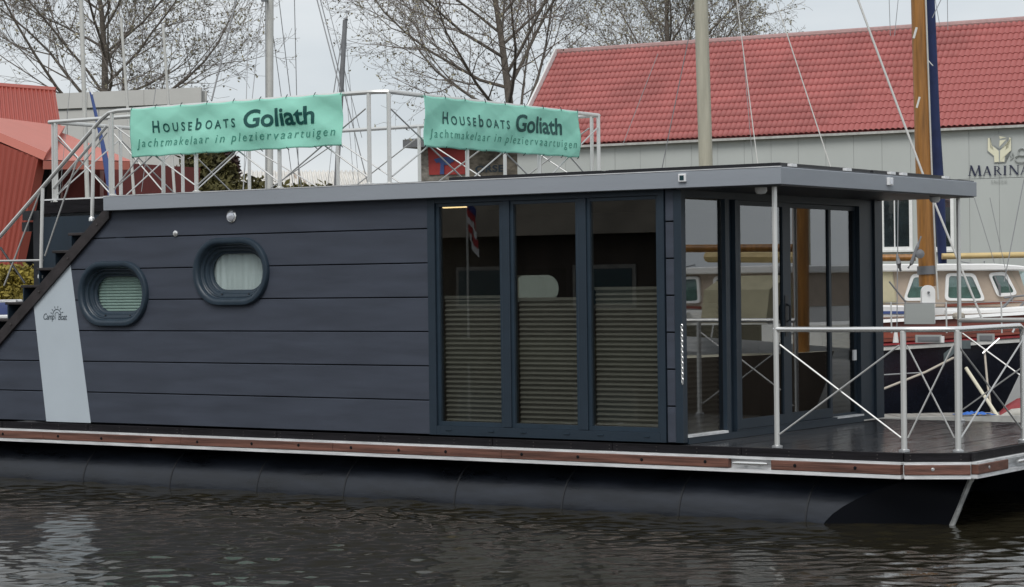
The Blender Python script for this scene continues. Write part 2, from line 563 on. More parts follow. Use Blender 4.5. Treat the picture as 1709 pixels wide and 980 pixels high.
# -- pontoons
def pontoon(yc):
    R, zc = 0.42, -0.05
    n = 40
    mb = MB()
    rings = []
    for x in (-9.3, -7.0, -5.81, -4.69, -3.63, -2.36, -1.21, -0.044, 1.137):
        rings.append([(x, yc + R * math.cos(2 * math.pi * j / n), zc + R * math.sin(2 * math.pi * j / n)) for j in range(n)])
    # end of the tube: slanted cut that runs forward with height
    rings.append([(1.27 + 0.56 * max(0, math.sin(2 * math.pi * j / n) + 0.10) ** 1.9, yc + R * math.cos(2 * math.pi * j / n), zc + R * math.sin(2 * math.pi * j / n)) for j in range(n)])
    mb.loft(rings, True, False)
    mb.f.append(tuple(range(n))[::-1])
    o = mb.build('pontoon', 'pontoon', hb, smooth=True)
    # wedge shaped nose between the cut and the stem
    cut = rings[-1]
    stem = [(2.163 + 0.207 * t / 0.39 + 0.05, yc, -0.045 + t) for t in np.linspace(-0.45, 0.39, n // 2 + 1)]
    nose = MB()
    for side in (0, 1):
        ring = [cut[(n // 4 + (j if side == 0 else -j)) % n] for j in range(n // 2 + 1)]
        nose.loft([[ (p[0] + 0.003, p[1] + (0.004 if side == 0 else -0.004), p[2]) for p in ring], stem[::-1]], False)
    nose.build('pontoon_nose', 'nose_black', o, smooth='all')
    part('stem_strip', 'bow_strip', o, lambda b: b.tube([(2.15, yc, -0.16), (2.395, yc, 0.385)], 0.024, 6))
    for x in (-7.0, -5.81, -4.69, -3.63, -2.36, -1.21, -0.044, 1.137):
        w = MB()
        rr = [[(x + dx, yc + r_ * math.cos(2 * math.pi * j / n), zc + r_ * math.sin(2 * math.pi * j / n)) for j in range(n)] for dx, r_ in ((-0.011, R - 0.002), (-0.007, R + 0.006), (0.007, R + 0.006), (0.011, R - 0.002))]
        w.loft(rr, True)
        w.build('weld_seam', 'weld', o, smooth=True)
pontoon(0.38)
pontoon(3.52)

# -- deck frame, skirt boards, rubbing rails
part('deck_frame', 'black_steel', hb, lambda b: b.prism([(x + (-0.02 if x > 0 else 0), min(max(y, 0.02), 3.88), Z(-0.045)) for x, y in DECK], (0, 0, -0.155)))
def clip_half(poly, a, b, c):
    """keep the part of a 2d polygon where a*x + b*y <= c"""
    out = []
    for i, p in enumerate(poly):
        q = poly[(i + 1) % len(poly)]
        dp, dq = a * p[0] + b * p[1] - c, a * q[0] + b * q[1] - c
        if dp <= 0:
            out.append(p)
        if dp * dq < 0:
            t = dp / (dp - dq)
            out.append((p[0] + t * (q[0] - p[0]), p[1] + t * (q[1] - p[1])))
    return out
# bow deck of transverse boards
dk = part('bow_deck', 'dark_gap', hb, lambda b: b.prism([(x, y, Z(-0.042)) for x, y in [(-0.05, 0.01), (1.99, 0.01), (2.40, 0.22), (2.40, 3.68), (1.99, 3.89), (-0.05, 3.89)]], (0, 0, 0.012)))
x = -0.04
while x < 2.40:
    pl = [(x, 0.0), (x + 0.138, 0.0), (x + 0.138, 3.9), (x, 3.9)]
    c_ = (0.22, -0.42, 0.22 * 2.0)
    pl = clip_half(pl, 0.22, -0.42, 0.22 * 2.0)
    pl = clip_half(pl, 0.22, 0.42, 0.22 * 2.0 + 0.42 * 3.9)
    pl = clip_half(pl, 1, 0, 2.42)
    if len(pl) > 2:
        dz = random.uniform(-0.0012, 0.0012)
        part('deck_board', 'deck_wood', dk, lambda b: b.prism([(p[0], p[1], Z(-0.028)) for p in pl], (0, 0, 0.016 + dz)))
    x += 0.145
# rear deck
part('rear_deck', 'deck_wood', hb, lambda b: b.box(-9.4, -8.46, 0.02, 3.88, Z(-0.04), Z(-0.014)))

def run(pts, i):
    a, b = np.array(pts[i]), np.array(pts[i + 1])
    t = (b - a) / np.linalg.norm(b - a)
    n = np.array([t[1], -t[0]])
    return a, b, t, n
EDGE = [(-9.4, -0.03), (2.0, -0.03), (2.455, 0.205), (2.455, 3.69), (2.0, 3.93)]
def strip(i, s0, s1, o0, o1, z0, z1):
    """bar along edge run i between distances s0..s1, from offset o0 to o1 outwards"""
    a, b, t, n = run(EDGE, i)
    P = a + t * s0 + n * o0
    return MB().obox((P[0], P[1], z0), (t[0] * (s1 - s0), t[1] * (s1 - s0), 0), (n[0] * (o1 - o0), n[1] * (o1 - o0), 0), (0, 0, z1 - z0))
for i in range(4):
    a, b, t, n = run(EDGE, i)
    Ln = np.linalg.norm(b - a)
    s = 0.0
    k = 0
    while s < Ln - 0.02:
        e = min(s + (1.245 if i == 0 else 1.22), Ln)
        if Ln - e < 0.25:
            e = Ln
        o = strip(i, s + 0.003, e - 0.003, -0.012, 0.012 + random.uniform(-0.002, 0.002), Z(-0.080), Z(-0.012)).build('skirt_board', 'black_wood', hb, bevel=0.003)
        if i < 3:
            sc = MB()
            ss = s + 0.05
            while ss < e - 0.02:
                for zz in (-0.032, -0.062):
                    P = a + t * ss + n * 0.013
                    sc.lathe((P[0], P[1], Z(zz)), (n[0], n[1], 0), [(0.005, 0), (0.005, 0.003), (0.002, 0.004)], 6)
                ss += 0.39
            so = sc.build('screws', 'bolt', o); so['kind'] = 'stuff'
        s = e
        k += 1
    # aluminium channel: back plate with an upper and a lower lip
    ch = strip(i, -0.005, Ln + 0.005, -0.03, 0.004, Z(-0.210), Z(-0.0815))
    ch.build('rail_channel', 'alu', hb)
    strip(i, 0.0, Ln, 0.005, 0.055, Z(-0.1005), Z(-0.0835)).build('channel_lip', 'alu', hb)
    strip(i, 0.0, Ln, 0.005, 0.060, Z(-0.211), Z(-0.181)).build('channel_lip', 'alu', hb)
# timber rubbing rails with a gap for the mooring cleat
def rub(i, s0, s1):
    a, b, t, n = run(EDGE, i)
    s = s0
    while s < s1 - 0.01:
        e = min(s + 1.9, s1)
        if s1 - e < 0.4:
            e = s1
        o = strip(i, s + 0.002, e - 0.002, 0.006, 0.066 + random.uniform(-0.003, 0.003), Z(-0.1785), Z(-0.102)).build('rubbing_rail', 'mahogany', hb, bevel=0.004)
        ss = s + 0.22
        while ss < e - 0.05:
            P = a + t * ss + n * 0.066
            bl = MB().lathe((P[0], P[1], Z(-0.14 + random.uniform(-0.008, 0.008))), (n[0], n[1], 0), [(0.014, -0.004), (0.014, 0.004), (0.009, 0.006)], 8)
            bl.build('bolt', 'dark_gap' if i == 0 else 'galv', o)
            ss += 0.62 + random.uniform(-0.1, 0.1)
        s = e
L0 = np.linalg.norm(np.array(EDGE[1]) - np.array(EDGE[0]))
rub(0, 0.0, 9.4 + 0.47)
rub(0, 9.4 + 0.86, L0)
rub(1, 0.0, np.linalg.norm(np.array(EDGE[2]) - np.array(EDGE[1])))
rub(2, 0.0, 0.62)
rub(2, 1.35, 3.4)
for base, t in (((0.67, -0.037), (1, 0)), ((2.46, 1.19), (0, 1))):
    n = (t[1], -t[0])
    def cleat(b, base=base, t=t, n=n):
        c = np.array([base[0] + n[0] * 0.055, base[1] + n[1] * 0.055, Z(-0.135)])
        T = np.array([t[0], t[1], 0.0])
        N = np.array([n[0], n[1], 0.0])
        b.tube([c - T * 0.16, c - T * 0.12, c + T * 0.12, c + T * 0.16], [0.010, 0.016, 0.016, 0.010], 10)
        for k in (-0.06, 0.06):
            b.tube([c + T * k, c + T * k - N * 0.06], 0.012, 8)
    part('cleat', 'chrome', hb, cleat, smooth=True)

# -- side wall: backing and cladding planks
PH = 0.31
def zL(x):
    return 1.60 + 0.795 * (x + 7.166)
wall = part('side_wall', 'dark_gap', hb, lambda b: (
    b.box(-6.56, -2.66, 0.16, 0.20, Z(0.0), Z(2.13)),
    b.prism([(-9.3, 0.03, Z(0.001)), (-6.57, 0.03, Z(0.001)), (-6.57, 0.03, Z(2.05)), (-9.3, 0.03, Z(max(0.02, zL(-9.3))))], (0, 0.02, 0)) if False else b.box(-9.3, -2.66, 0.024, 0.03, Z(0.0), Z(0.9)),
))
PORT = [(-6.565, 1.302), (-4.995, 1.503)]
def plank(x0, x1, k, cut=False):
    z0, z1 = PH * k + 0.004, PH * (k + 1) - 0.004
    z1 = min(z1, 2.14)
    z0 = max(z0, 0.003)
    polys = [[(x0, z0), (x1, z0), (x1, z1), (x0, z1)]]
    Lh, Rh = 0.152, 0.290
    for px, pz in PORT:
        if z1 <= pz - Rh or z0 >= pz + Rh:
            continue
        new = []
        for poly in polys:
            A, B = poly[0][0], poly[1][0]
            if B <= px - Lh - Rh or A >= px + Lh + Rh:
                new.append(poly)
                continue
            new.append([(A, z0), (px - Lh - Rh, z0), (px - Lh - Rh, z1), (A, z1)])
            new.append([(px + Lh + Rh, z0), (B, z0), (B, z1), (px + Lh + Rh, z1)])
            xs = [px - Lh - Rh * math.cos(t) for t in np.linspace(0, math.pi / 2, 11)] + [px + Lh + Rh * math.sin(t) for t in np.linspace(0, math.pi / 2, 11)]
            hh = [Rh * math.sin(t) for t in np.linspace(0, math.pi / 2, 11)] + [Rh * math.cos(t) for t in np.linspace(0, math.pi / 2, 11)]
            for q in range(len(xs) - 1):
                xa, xb, ha, hb_ = xs[q], xs[q + 1], hh[q], hh[q + 1]
                la, lb = max(z0, min(z1, pz + ha)), max(z0, min(z1, pz + hb_))
                if la < z1 - 1e-5 or lb < z1 - 1e-5:
                    new.append([(xa, la), (xb, lb), (xb, z1), (xa, z1)])
                la, lb = max(z0, min(z1, pz - ha)), max(z0, min(z1, pz - hb_))
                if la > z0 + 1e-5 or lb > z0 + 1e-5:
                    new.append([(xa, z0), (xb, z0), (xb, lb), (xa, la)])
        polys = new
    full = [px for px, pz in PORT if z0 > pz - Rh and z1 < pz + Rh]
    groups = {}
    for poly in polys:
        mx_ = sum(p[0] for p in poly) / len(poly)
        groups.setdefault(sum(1 for q in full if q < mx_), []).append(poly)
    for g_ in groups.values():
        plank_piece(g_, z0, z1, cut)
def plank_piece(polys, z0, z1, cut):
    mb = MB()
    for poly in polys:
        if cut:
            poly = clip_half(poly, -0.795, 1, 1.60 + 0.795 * 7.166 + 0.05)
        if len(poly) < 3:
            continue
        P = [(p[0], 0.0, Z(p[1])) for p in poly]
        # front face with small chamfers along the plank edges
        fr_ = []
        for p in poly:
            zz = p[1]
            if abs(zz - z0) < 1e-6: zz += 0.005
            if abs(zz - z1) < 1e-6: zz -= 0.005
            fr_.append((p[0], -0.001, Z(zz)))
        mid = [(p[0], 0.006, Z(p[1])) for p in poly]
        bk = [(p[0], 0.021, Z(p[1])) for p in poly]
        mb.loft([fr_, mid, bk], True, True)
    if mb.v:
        mb.build('cladding_plank', 'cladding', wall)
for k in range(7):
    plank(-9.3, -2.645, k, True)
# dark batten behind the plank gaps, above the stairs line it stops at the stringer
part('batten', 'dark_gap', wall, lambda b: b.prism([(-8.6, 0.034, Z(0.53)), (-6.96, 0.034, Z(0.53)), (-6.96, 0.034, Z(1.78)), (-8.3, 0.034, Z(0.72))], (0, 0.01, 0)))

# -- white diagonal panel with its maker's mark
wp = part('white_panel', 'white_panel', hb, lambda b: b.prism([(-7.54, -0.006, Z(0.0)), (-6.906, -0.006, Z(0.0)), (-7.166, -0.006, Z(1.605)), (-7.702, -0.006, Z(1.178))], (0, 0.004, 0)))
def wpmap(u, v):
    return (-7.56 + u, -0.0085, Z(1.045 + v))
cx, cz = -7.56 + 0.195, 1.0835
put_text([(text_mesh('Camp', 0.16, 0.062, 0.25, 0.9), 0.0, 0.0), (text_mesh('i', 0.012, 0.05, 0.25), 0.168, 0.0),
          (text_mesh('Boat', 0.125, 0.062, 0.2, 0.9), 0.215, -0.004)], wpmap, 'lettering', 'ink', wp)
def sunmark(b):
    for a in range(5, 180, 14):
        t0, t1 = math.radians(a), math.radians(a + 13.9)
        b.add([(cx + r_ * math.cos(t), -0.0085, Z(1.09 + r_ * math.sin(t))) for r_, t in ((0.055, t0), (0.062, t0), (0.062, t1), (0.055, t1))], [(0, 1, 2, 3)])
        b.add([(cx + r_ * math.cos(t), -0.0085, Z(1.09 + r_ * math.sin(t))) for r_, t in ((0.026, t0), (0.031, t0), (0.031, t1), (0.026, t1))], [(0, 1, 2, 3)])
    for a in (20, 50, 80, 110, 140, 165):
        t0 = math.radians(a)
        d_ = np.array([math.cos(t0), math.sin(t0)]); e_ = np.array([-d_[1], d_[0]]) * 0.0035
        P = [np.array([cx, 1.09]) + d_ * q + s_ * e_ for q, s_ in ((0.07, -1), (0.095, -1), (0.095, 1), (0.07, 1))]
        b.add([(p[0], -0.0085, Z(p[1])) for p in P], [(0, 1, 2, 3)])
mb = MB(); sunmark(mb); mb.build('emblem', 'ink', wp, fix=False)

# -- oval windows
def stadium(cx, cz, Lh, r, y, n=14):
    P = []
    for sgn, a0 in ((1, -90), (-1, 90)):
        for j in range(n + 1):
            a = math.radians(a0 + 180 * j / n)
            P.append((cx + sgn * Lh + r * math.cos(a), y, cz + r * math.sin(a)))
    return P
def porthole(cx, cz, inner, i):
    cz = Z(cz)
    Lh = 0.152
    prof = [(0.328, 0.0), (0.327, -0.030), (0.318, -0.042), (0.292, -0.046), (0.272, -0.040), (0.262, -0.026), (0.258, 0.010), (0.250, 0.018), (0.240, 0.016), (0.234, 0.020), (0.230, 0.048), (0.220, 0.054), (0.207, 0.054), (0.202, 0.060), (0.199, 0.082), (0.192, 0.088), (0.176, 0.090), (0.174, 0.110)]
    mb = MB()
    mb.loft([stadium(cx, cz, Lh - 0.0 * k, r_, y_) for k, (r_, y_) in enumerate(prof)], True)
    w_ = mb.build('oval_window', 'navy_gloss', hb, smooth=True)
    g = MB(); g.loft([stadium(cx, cz, Lh, 0.178, 0.100), stadium(cx, cz, Lh, 0.178, 0.104)], True, True)
    g.build('pane', 'pane_clear', w_)
    st_ = MB()
    for sx in (-0.17, 0.17):
        st_.lathe((cx + sx, 0.050, cz - 0.217), (0, -1, 0), [(0.008, 0), (0.008, 0.006), (0.003, 0.008)], 8)
    st_.build('drain_cap', 'black_steel', w_)
    if inner == 'blind':
        b = MB()
        zz = cz - 0.20
        rows = []
        k = 0
        while zz < cz + 0.2:
            rows.append([(cx - 0.35, 0.124 + (0.012 if k % 2 else 0), zz), (cx + 0.35, 0.124 + (0.012 if k % 2 else 0), zz)])
            zz += 0.016 if k % 2 else 0.014
            k += 1
        b.loft(rows, False)
        b.build('blind', 'blind_green', w_)
    else:
        b = MB()
        cols = []
        for k in range(70):
            xx = cx - 0.35 + 0.7 * k / 69
            yy = 0.122 + 0.004 * math.sin(k * 0.9) + 0.003 * math.sin(k * 0.37 + 1)
            cols.append([(xx, yy, cz - 0.2), (xx, yy, cz + 0.2)])
        b.loft(cols, False)
        b.build('curtain', 'curtain', w_, smooth='all')
porthole(*PORT[0], 'blind', 0)
porthole(*PORT[1], 'curtain', 1)

# -- round wall lamp and small fitting
lp = part('wall_lamp', 'chrome', hb, lambda b: b.lathe((-4.984, 0.0, Z(2.035)), (0, -1, 0), [(0.062, 0), (0.062, 0.012), (0.052, 0.020), (0.048, 0.018)], 24), smooth=True)
part('lens', 'lens', lp, lambda b: b.lathe((-4.984, -0.012, Z(2.035)), (0, -1, 0), [(0.05, 0), (0.046, 0.014), (0.030, 0.024), (0.004, 0.028)], 24), smooth=True)
part('hose_fitting', 'chrome', hb, lambda b: b.lathe((-5.715, 0.0, Z(1.885)), (0, -1, 0), [(0.030, 0), (0.030, 0.010), (0.020, 0.014), (0.020, 0.022), (0.008, 0.024)], 16), smooth=True)

# -- side window: frame, mullions, panes, pleated blinds
sw = part('side_window', 'navy', hb, lambda b: (
    b.box(-2.64, -2.56, -0.012, 0.10, Z(0.004), Z(2.13)),
    b.box(-0.2245, -0.168, -0.012, 0.10, Z(0.004), Z(2.13)),
    b.box(-2.558, -0.226, -0.012, 0.10, Z(0.004), Z(0.085)),
    b.box(-2.558, -0.226, -0.010, 0.10, Z(2.085), Z(2.13))))
MUL = [(-1.832, -1.748), (-1.033, -0.949)]
for a, b_ in MUL:
    part('mullion', 'navy', sw, lambda b: b.box(a, b_, -0.009, 0.09, Z(0.0865), Z(2.0835)), bevel=0.004)
BAYS = [(-2.558, -1.832, 1.235), (-1.748, -1.033, 1.205), (-0.949, -0.226, 1.290)]
for a, b_, top in BAYS:
    sash = MB()
    sash.box(a + 0.001, a + 0.032, 0.012, 0.07, Z(0.0865), Z(2.0835))
    sash.box(b_ - 0.032, b_ - 0.001, 0.012, 0.07, Z(0.0865), Z(2.0835))
    sash.box(a + 0.033, b_ - 0.033, 0.012, 0.07, Z(0.0865), Z(0.125))
    sash.box(a + 0.033, b_ - 0.033, 0.012, 0.07, Z(2.052), Z(2.0835))
    sash.build('sash', 'navy_gloss', sw)
    part('pane', 'pane', sw, lambda b: b.box(a + 0.033, b_ - 0.033, 0.034, 0.040, Z(0.126), Z(2.051)))
    for q in (a + 0.13, b_ - 0.13):
        part('drain_cap', 'navy_gloss', sw, lambda b: b.box(q - 0.03, q + 0.03, -0.019, -0.0125, Z(0.046), Z(0.056)))
    bl = MB()
    zz, k, rows = 0.128, 0, []
    while zz < top:
        yy = 0.100 + (0.024 if k % 2 else 0)
        rows.append([(a + 0.02, yy, Z(zz)), (b_ - 0.02, yy, Z(zz))])
        zz += 0.0215
        k += 1
    bl.loft(rows, False)
    o = bl.build('pleated_blind', 'blind', sw)
    part('blind_rail', 'blind', o, lambda b: b.box(a + 0.015, b_ - 0.015, 0.098, 0.126, Z(zz - 0.02), Z(zz + 0.006)))
# narrow clad strip and corner post next to the window
for k in range(7):
    part('cladding_plank', 'cladding', wall, lambda b: b.box(-0.158, -0.078, -0.001, 0.02, Z(max(0.004, PH * k + 0.006)), Z(min(PH * (k + 1) - 0.006, 2.128))), bevel=0.003)
part('strip_back', 'dark_gap', wall, lambda b: b.box(-0.165, -0.075, 0.022, 0.06, Z(0.002), Z(2.13)))
part('corner_post', 'navy', hb, lambda b: b.box(-0.074, 0.0, -0.012, 0.066, Z(0.003), Z(2.129)), bevel=0.004)

# -- glazed bow front
fw = part('bow_front', 'navy', hb, lambda b: (
    b.box(-0.09, -0.003, 0.068, 0.95, Z(2.062), Z(2.128)),
    b.box(-0.09, -0.003, 0.952, 3.43, Z(2.058), Z(2.128)),
    b.box(-0.10, 0.0, 0.745, 0.815, Z(0.003), Z(2.061)),
    b.box(-0.14, -0.03, 0.817, 0.90, Z(0.003), Z(2.061)),
    b.box(-0.09, 0.012, 0.902, 0.957, Z(0.064), Z(2.057)),
    b.box(-0.12, -0.02, 3.432, 3.72, Z(0.003), Z(2.128)),
    b.box(-0.09, 0.004, 3.722, 3.89, Z(0.003), Z(2.128))))
part('sill', 'alu', fw, lambda b: b.box(-0.06, 0.012, 0.068, 0.744, Z(0.046), Z(0.066)))
part('sill', 'alu', fw, lambda b: b.box(-0.06, 0.008, 2.86, 3.43, Z(0.046), Z(0.062)))
part('sill', 'navy', fw, lambda b: b.box(-0.06, 0.006, 0.068, 3.43, Z(-0.010), Z(0.0455)))
part('sill', 'navy', fw, lambda b: b.box(-0.06, 0.006, 0.905, 2.855, Z(0.047), Z(0.061)))
part('pane', 'pane_front', fw, lambda b: b.box(-0.045, -0.039, 0.068, 0.744, Z(0.067), Z(2.061)))
def door(name, y0, y1, xo, st0, st1, rail):
    d_ = part(name, 'navy', fw, lambda b: (
        b.box(xo - 0.04, xo, y0, y0 + st0, Z(0.064), Z(2.055)), b.box(xo - 0.04, xo, y1 - st1, y1, Z(0.064), Z(2.055)),
        b.box(xo - 0.04, xo, y0 + st0 + 0.001, y1 - st1 - 0.001, Z(0.064), Z(0.064 + rail)), b.box(xo - 0.04, xo, y0 + st0 + 0.001, y1 - st1 - 0.001, Z(2.015), Z(2.055))))
    part('pane', 'pane_front', d_, lambda b: b.box(xo - 0.023, xo - 0.017, y0 + st0, y1 - st1, Z(0.064 + rail), Z(2.015)))
    return d_
d1 = door('sliding_door', 0.962, 1.935, 0.010, 0.035, 0.150, 0.085)
d2 = door('sliding_door', 1.937, 2.845, -0.035, 0.015, 0.045, 0.085)
d3 = door('sliding_door', 2.847, 3.431, -0.062, 0.02, 0.03, 0.02)
part('door_handle', 'black_steel', d1, lambda b: (b.tube([(0.012, 1.84, Z(0.98)), (0.05, 1.84, Z(1.0)), (0.05, 1.84, Z(1.12)), (0.012, 1.84, Z(1.14))], 0.011, 8), b.box(0.010, 0.016, 1.81, 1.87, Z(0.85), Z(1.22))))
part('lock', 'white_plastic', d3, lambda b: b.box(-0.061, -0.045, 3.33, 3.39, Z(0.58), Z(0.68)))
# blind behind the fixed pane and behind the far door leaf
for y0, y1, top, xo in ((0.08, 0.74, 1.18, -0.075), (2.87, 3.40, 0.95, -0.105)):
    zz, k, rows = 0.07, 0, []
    while zz < top:
        xx = xo - (0.022 if k % 2 else 0)
        rows.append([(xx, y0, Z(zz)), (xx, y1, Z(zz))])
        zz += 0.0215
        k += 1
    b = MB(); b.loft(rows, False); b.build('pleated_blind', 'blind', fw)
# hanging chain at the corner
def chain(b):
    for k in range(22):
        c = np.array([0.004, -0.026, Z(0.51 + k * 0.0225)])
        ax = np.array([1.0, 0, 0]) if k % 2 else np.array([0, 1.0, 0])
        ring = [c + np.array([0, 0, 1.0]) * 0.016 * math.cos(t) + ax * 0.010 * math.sin(t) for t in np.linspace(0, 2 * math.pi, 9)]
        b.tube(ring, 0.0035, 5, cap=False)
part('corner_chain', 'chrome', hb, chain, smooth=True)

# -- cabin interior
inn = part('cabin_interior', 'interior_wall', hb, lambda b: (
    b.box(-6.55, -0.13, 0.23, 3.72, Z(2.09), Z(2.125)),
    b.box(-6.55, -6.50, 0.23, 3.72, Z(0.0), Z(2.089)),
    b.box(-3.42, -3.36, 0.23, 2.3, Z(0.021), Z(2.089))))
part('floor', 'interior_floor', inn, lambda b: b.box(-6.49, -0.125, 0.14, 3.72, Z(0.0), Z(0.02)))
# far side wall with one long opening for the window opposite
wc = on(893, 478, 1, 3.80)
ox0, ox1, oz0, oz1 = wc[0] - 0.40, wc[0] + 0.40, wc[2] - 0.19, wc[2] + 0.14
part('far_wall', 'cladding', hb, lambda b: (
    b.box(-8.4, ox0, 3.73, 3.90, Z(0.001), Z(2.129)), b.box(ox1, -0.13, 3.73, 3.90, Z(0.001), Z(2.129)),
    b.box(ox0 + 0.001, ox1 - 0.001, 3.73, 3.90, Z(0.001), oz0), b.box(ox0 + 0.001, ox1 - 0.001, 3.73, 3.90, oz1, Z(2.129))))
fp = MB()
pr = [(0.16, 3.74), (0.16, 3.88)]
outer = [(ox0 - 0.02, 0, oz0 - 0.02), (ox1 + 0.02, 0, oz0 - 0.02), (ox1 + 0.02, 0, oz1 + 0.02), (ox0 - 0.02, 0, oz1 + 0.02)]
fcx, fcz = (ox0 + ox1) / 2, (oz0 + oz1) / 2
ring0 = stadium(fcx, fcz, 0.21, 0.145, 3.915)
ring1 = [(min(max(p[0] + (p[0] - fcx) * 0.6, ox0 - 0.05), ox1 + 0.05), 3.915, min(max(p[2] + (p[2] - fcz) * 0.7, oz0 - 0.05), oz1 + 0.05)) for p in ring0]
fp.loft([ring1, ring0, [(p[0], 3.72, p[2]) for p in ring0], [(p[0], 3.72, p[2]) for p in ring1]], True)
fpo = fp.build('oval_window', 'navy_gloss', hb)
part('pane', 'pane_clear', fpo, lambda b: b.loft([stadium(fcx, fcz, 0.21, 0.144, 3.80), stadium(fcx, fcz, 0.21, 0.144, 3.804)], True, True))
part('rear_wall', 'navy', hb, lambda b: b.box(-8.40, -8.34, 0.76, 3.729, Z(0.001), Z(2.129)))
part('galley_unit', 'interior_sofa', inn, lambda b: (b.box(-3.1, -1.0, 3.2, 3.70, Z(0.021), Z(0.90)), b.box(-2.0, -1.3, 1.4, 2.4, Z(0.70), Z(0.74)), b.tube([(-1.65, 1.9, Z(0.021)), (-1.65, 1.9, Z(0.70))], 0.05, 10)))
lc = on(760, 341, 1, 0.75)
part('ceiling_lamp', 'lamp_glow', inn, lambda b: b.box(lc[0] - 0.125, lc[0] + 0.125, 0.70, 0.76, Z(2.070), Z(2.0885)))

# -- roof slab with fascia, solar panels, small lights
roof = part('roof', 'fascia', hb, lambda b: b.prism([(-6.60, -0.10, Z(2.132)), (0.985, -0.10, Z(2.132)), (0.985, 3.90, Z(2.132)), (-8.30, 3.90, Z(2.132)), (-8.30, 0.82, Z(2.132)), (-6.60, 0.82, Z(2.132))], (0, 0, 0.139)), bevel=0.004)
part('roof_skin', 'roof_top', roof, lambda b: b.prism([(-6.58, -0.08, Z(2.2715)), (0.965, -0.08, Z(2.2715)), (0.965, 3.88, Z(2.2715)), (-8.28, 3.88, Z(2.2715)), (-8.28, 0.84, Z(2.2715)), (-6.58, 0.84, Z(2.2715))], (0, 0, 0.012)))
part('roof_edge_trim', 'alu', roof, lambda b: (b.box(-6.60, 0.985, -0.103, -0.085, Z(2.2725), Z(2.279))))
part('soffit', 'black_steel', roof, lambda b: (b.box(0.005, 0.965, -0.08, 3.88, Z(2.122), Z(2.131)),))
part('stairwell_fascia', 'black_wood', roof, lambda b: (b.box(-8.32, -6.62, 0.70, 0.81, Z(2.165), Z(2.302)),))
part('stairwell_trim', 'alu', roof, lambda b: (b.box(-8.32, -6.60, 0.695, 0.815, Z(2.303), Z(2.318)),))
def panel(x0, x1, y0, y1):
    o = part('solar_panel', 'solar_frame', roof, lambda b: b.box(x0, x1, y0, y1, Z(2.298), Z(2.326)))
    part('solar_cells', 'solar', o, lambda b: b.box(x0 + 0.02, x1 - 0.02, y0 + 0.02, y1 - 0.02, Z(2.3265), Z(2.329)))
    part('mounting_feet', 'black_steel', o, lambda b: [b.box(q, q + 0.05, r_, r_ + 0.05, Z(2.284), Z(2.297)) for q in (x0 + 0.1, x1 - 0.15) for r_ in (y0 + 0.1, y1 - 0.15)])
for x0, x1 in ((-2.58, -0.95), (-0.90, 0.80)):
    for y0, y1 in ((0.25, 1.95), (2.02, 3.70)):
        panel(x0, x1, y0, y1)
for yy in (0.42, 1.45, 2.35, 2.60, 3.55):
    part('panel_clip', 'white_plastic', roof, lambda b: b.box(0.802, 0.84, yy - 0.05, yy + 0.05, Z(2.284), Z(2.322)))
for base, ax in (((0.076, -0.1, Z(2.215)), 0), ((0.985, 1.935, Z(2.215)), 1)):
    x_, y_, z_ = base
    if ax == 0:
        o = part('fascia_light', 'white_plastic', roof, lambda b: b.box(x_ - 0.036, x_ + 0.036, -0.122, -0.1005, z_ - 0.034, z_ + 0.034), bevel=0.004)
        part('lens', 'dark_lens', o, lambda b: b.box(x_ - 0.020, x_ + 0.020, -0.1255, -0.1225, z_ - 0.020, z_ + 0.020))
    else:
        o = part('fascia_light', 'white_plastic', roof, lambda b: b.box(0.9855, 1.012, y_ - 0.045, y_ + 0.045, z_ - 0.034, z_ + 0.034), bevel=0.004)
        part('lens', 'lens', o, lambda b: b.box(1.0125, 1.016, y_ - 0.018, y_ + 0.022, z_ - 0.022, z_ + 0.020))
for b3 in (on(1270, 310, 1, 0.15), on(1560, 322, 0, 0.80)):
    part('eaves_spotlight', 'white_plastic', roof, lambda b: b.lathe((b3[0], b3[1], Z(2.121)), (0, 0, -1), [(0.05, 0), (0.05, 0.03), (0.035, 0.05), (0.004, 0.055)], 16), smooth=True)

# -- roof railing
TOP = 3.140
rr_ = part('roof_railing', 'stainless', hb, lambda b: (
    b.tube([(-8.95, 0.10, Z(1.415)), (-6.80, 0.10, Z(3.072)), (-6.70, 0.10, Z(3.125)), (-6.58, 0.10, Z(TOP)), (-3.40, 0.10, Z(TOP)), (-3.30, 0.11, Z(TOP)), (-3.21, 0.17, Z(TOP)), (-3.20, 0.30, Z(TOP)), (-3.20, 3.80, Z(TOP - 0.02)), (-8.16, 3.80, Z(TOP - 0.01)), (-8.16, 0.74, Z(TOP)), (-8.20, 0.72, Z(TOP)), (-6.50, 0.72, Z(TOP))], 0.021, 8)), smooth=True)
def post(x, y, z0=2.284, z1=TOP - 0.015, r=0.020, root=None):
    p = part('post', 'stainless', root or rr_, lambda b: b.tube([(x, y, Z(z0)), (x, y, Z(z1))], r, 8), smooth=True)
    part('post', 'stainless', root or rr_, lambda b: b.lathe((x, y, Z(z0)), (0, 0, 1), [(0.042, 0), (0.042, 0.012), (r + 0.004, 0.02)], 12), smooth=True).name = 'post_foot'
def brace(a, b_, r=0.0075, root=None, m='stainless'):
    part('cross_brace', 'brace' if m == 'stainless' else m, root or rr_, lambda b: b.tube([a, b_], r, 6))
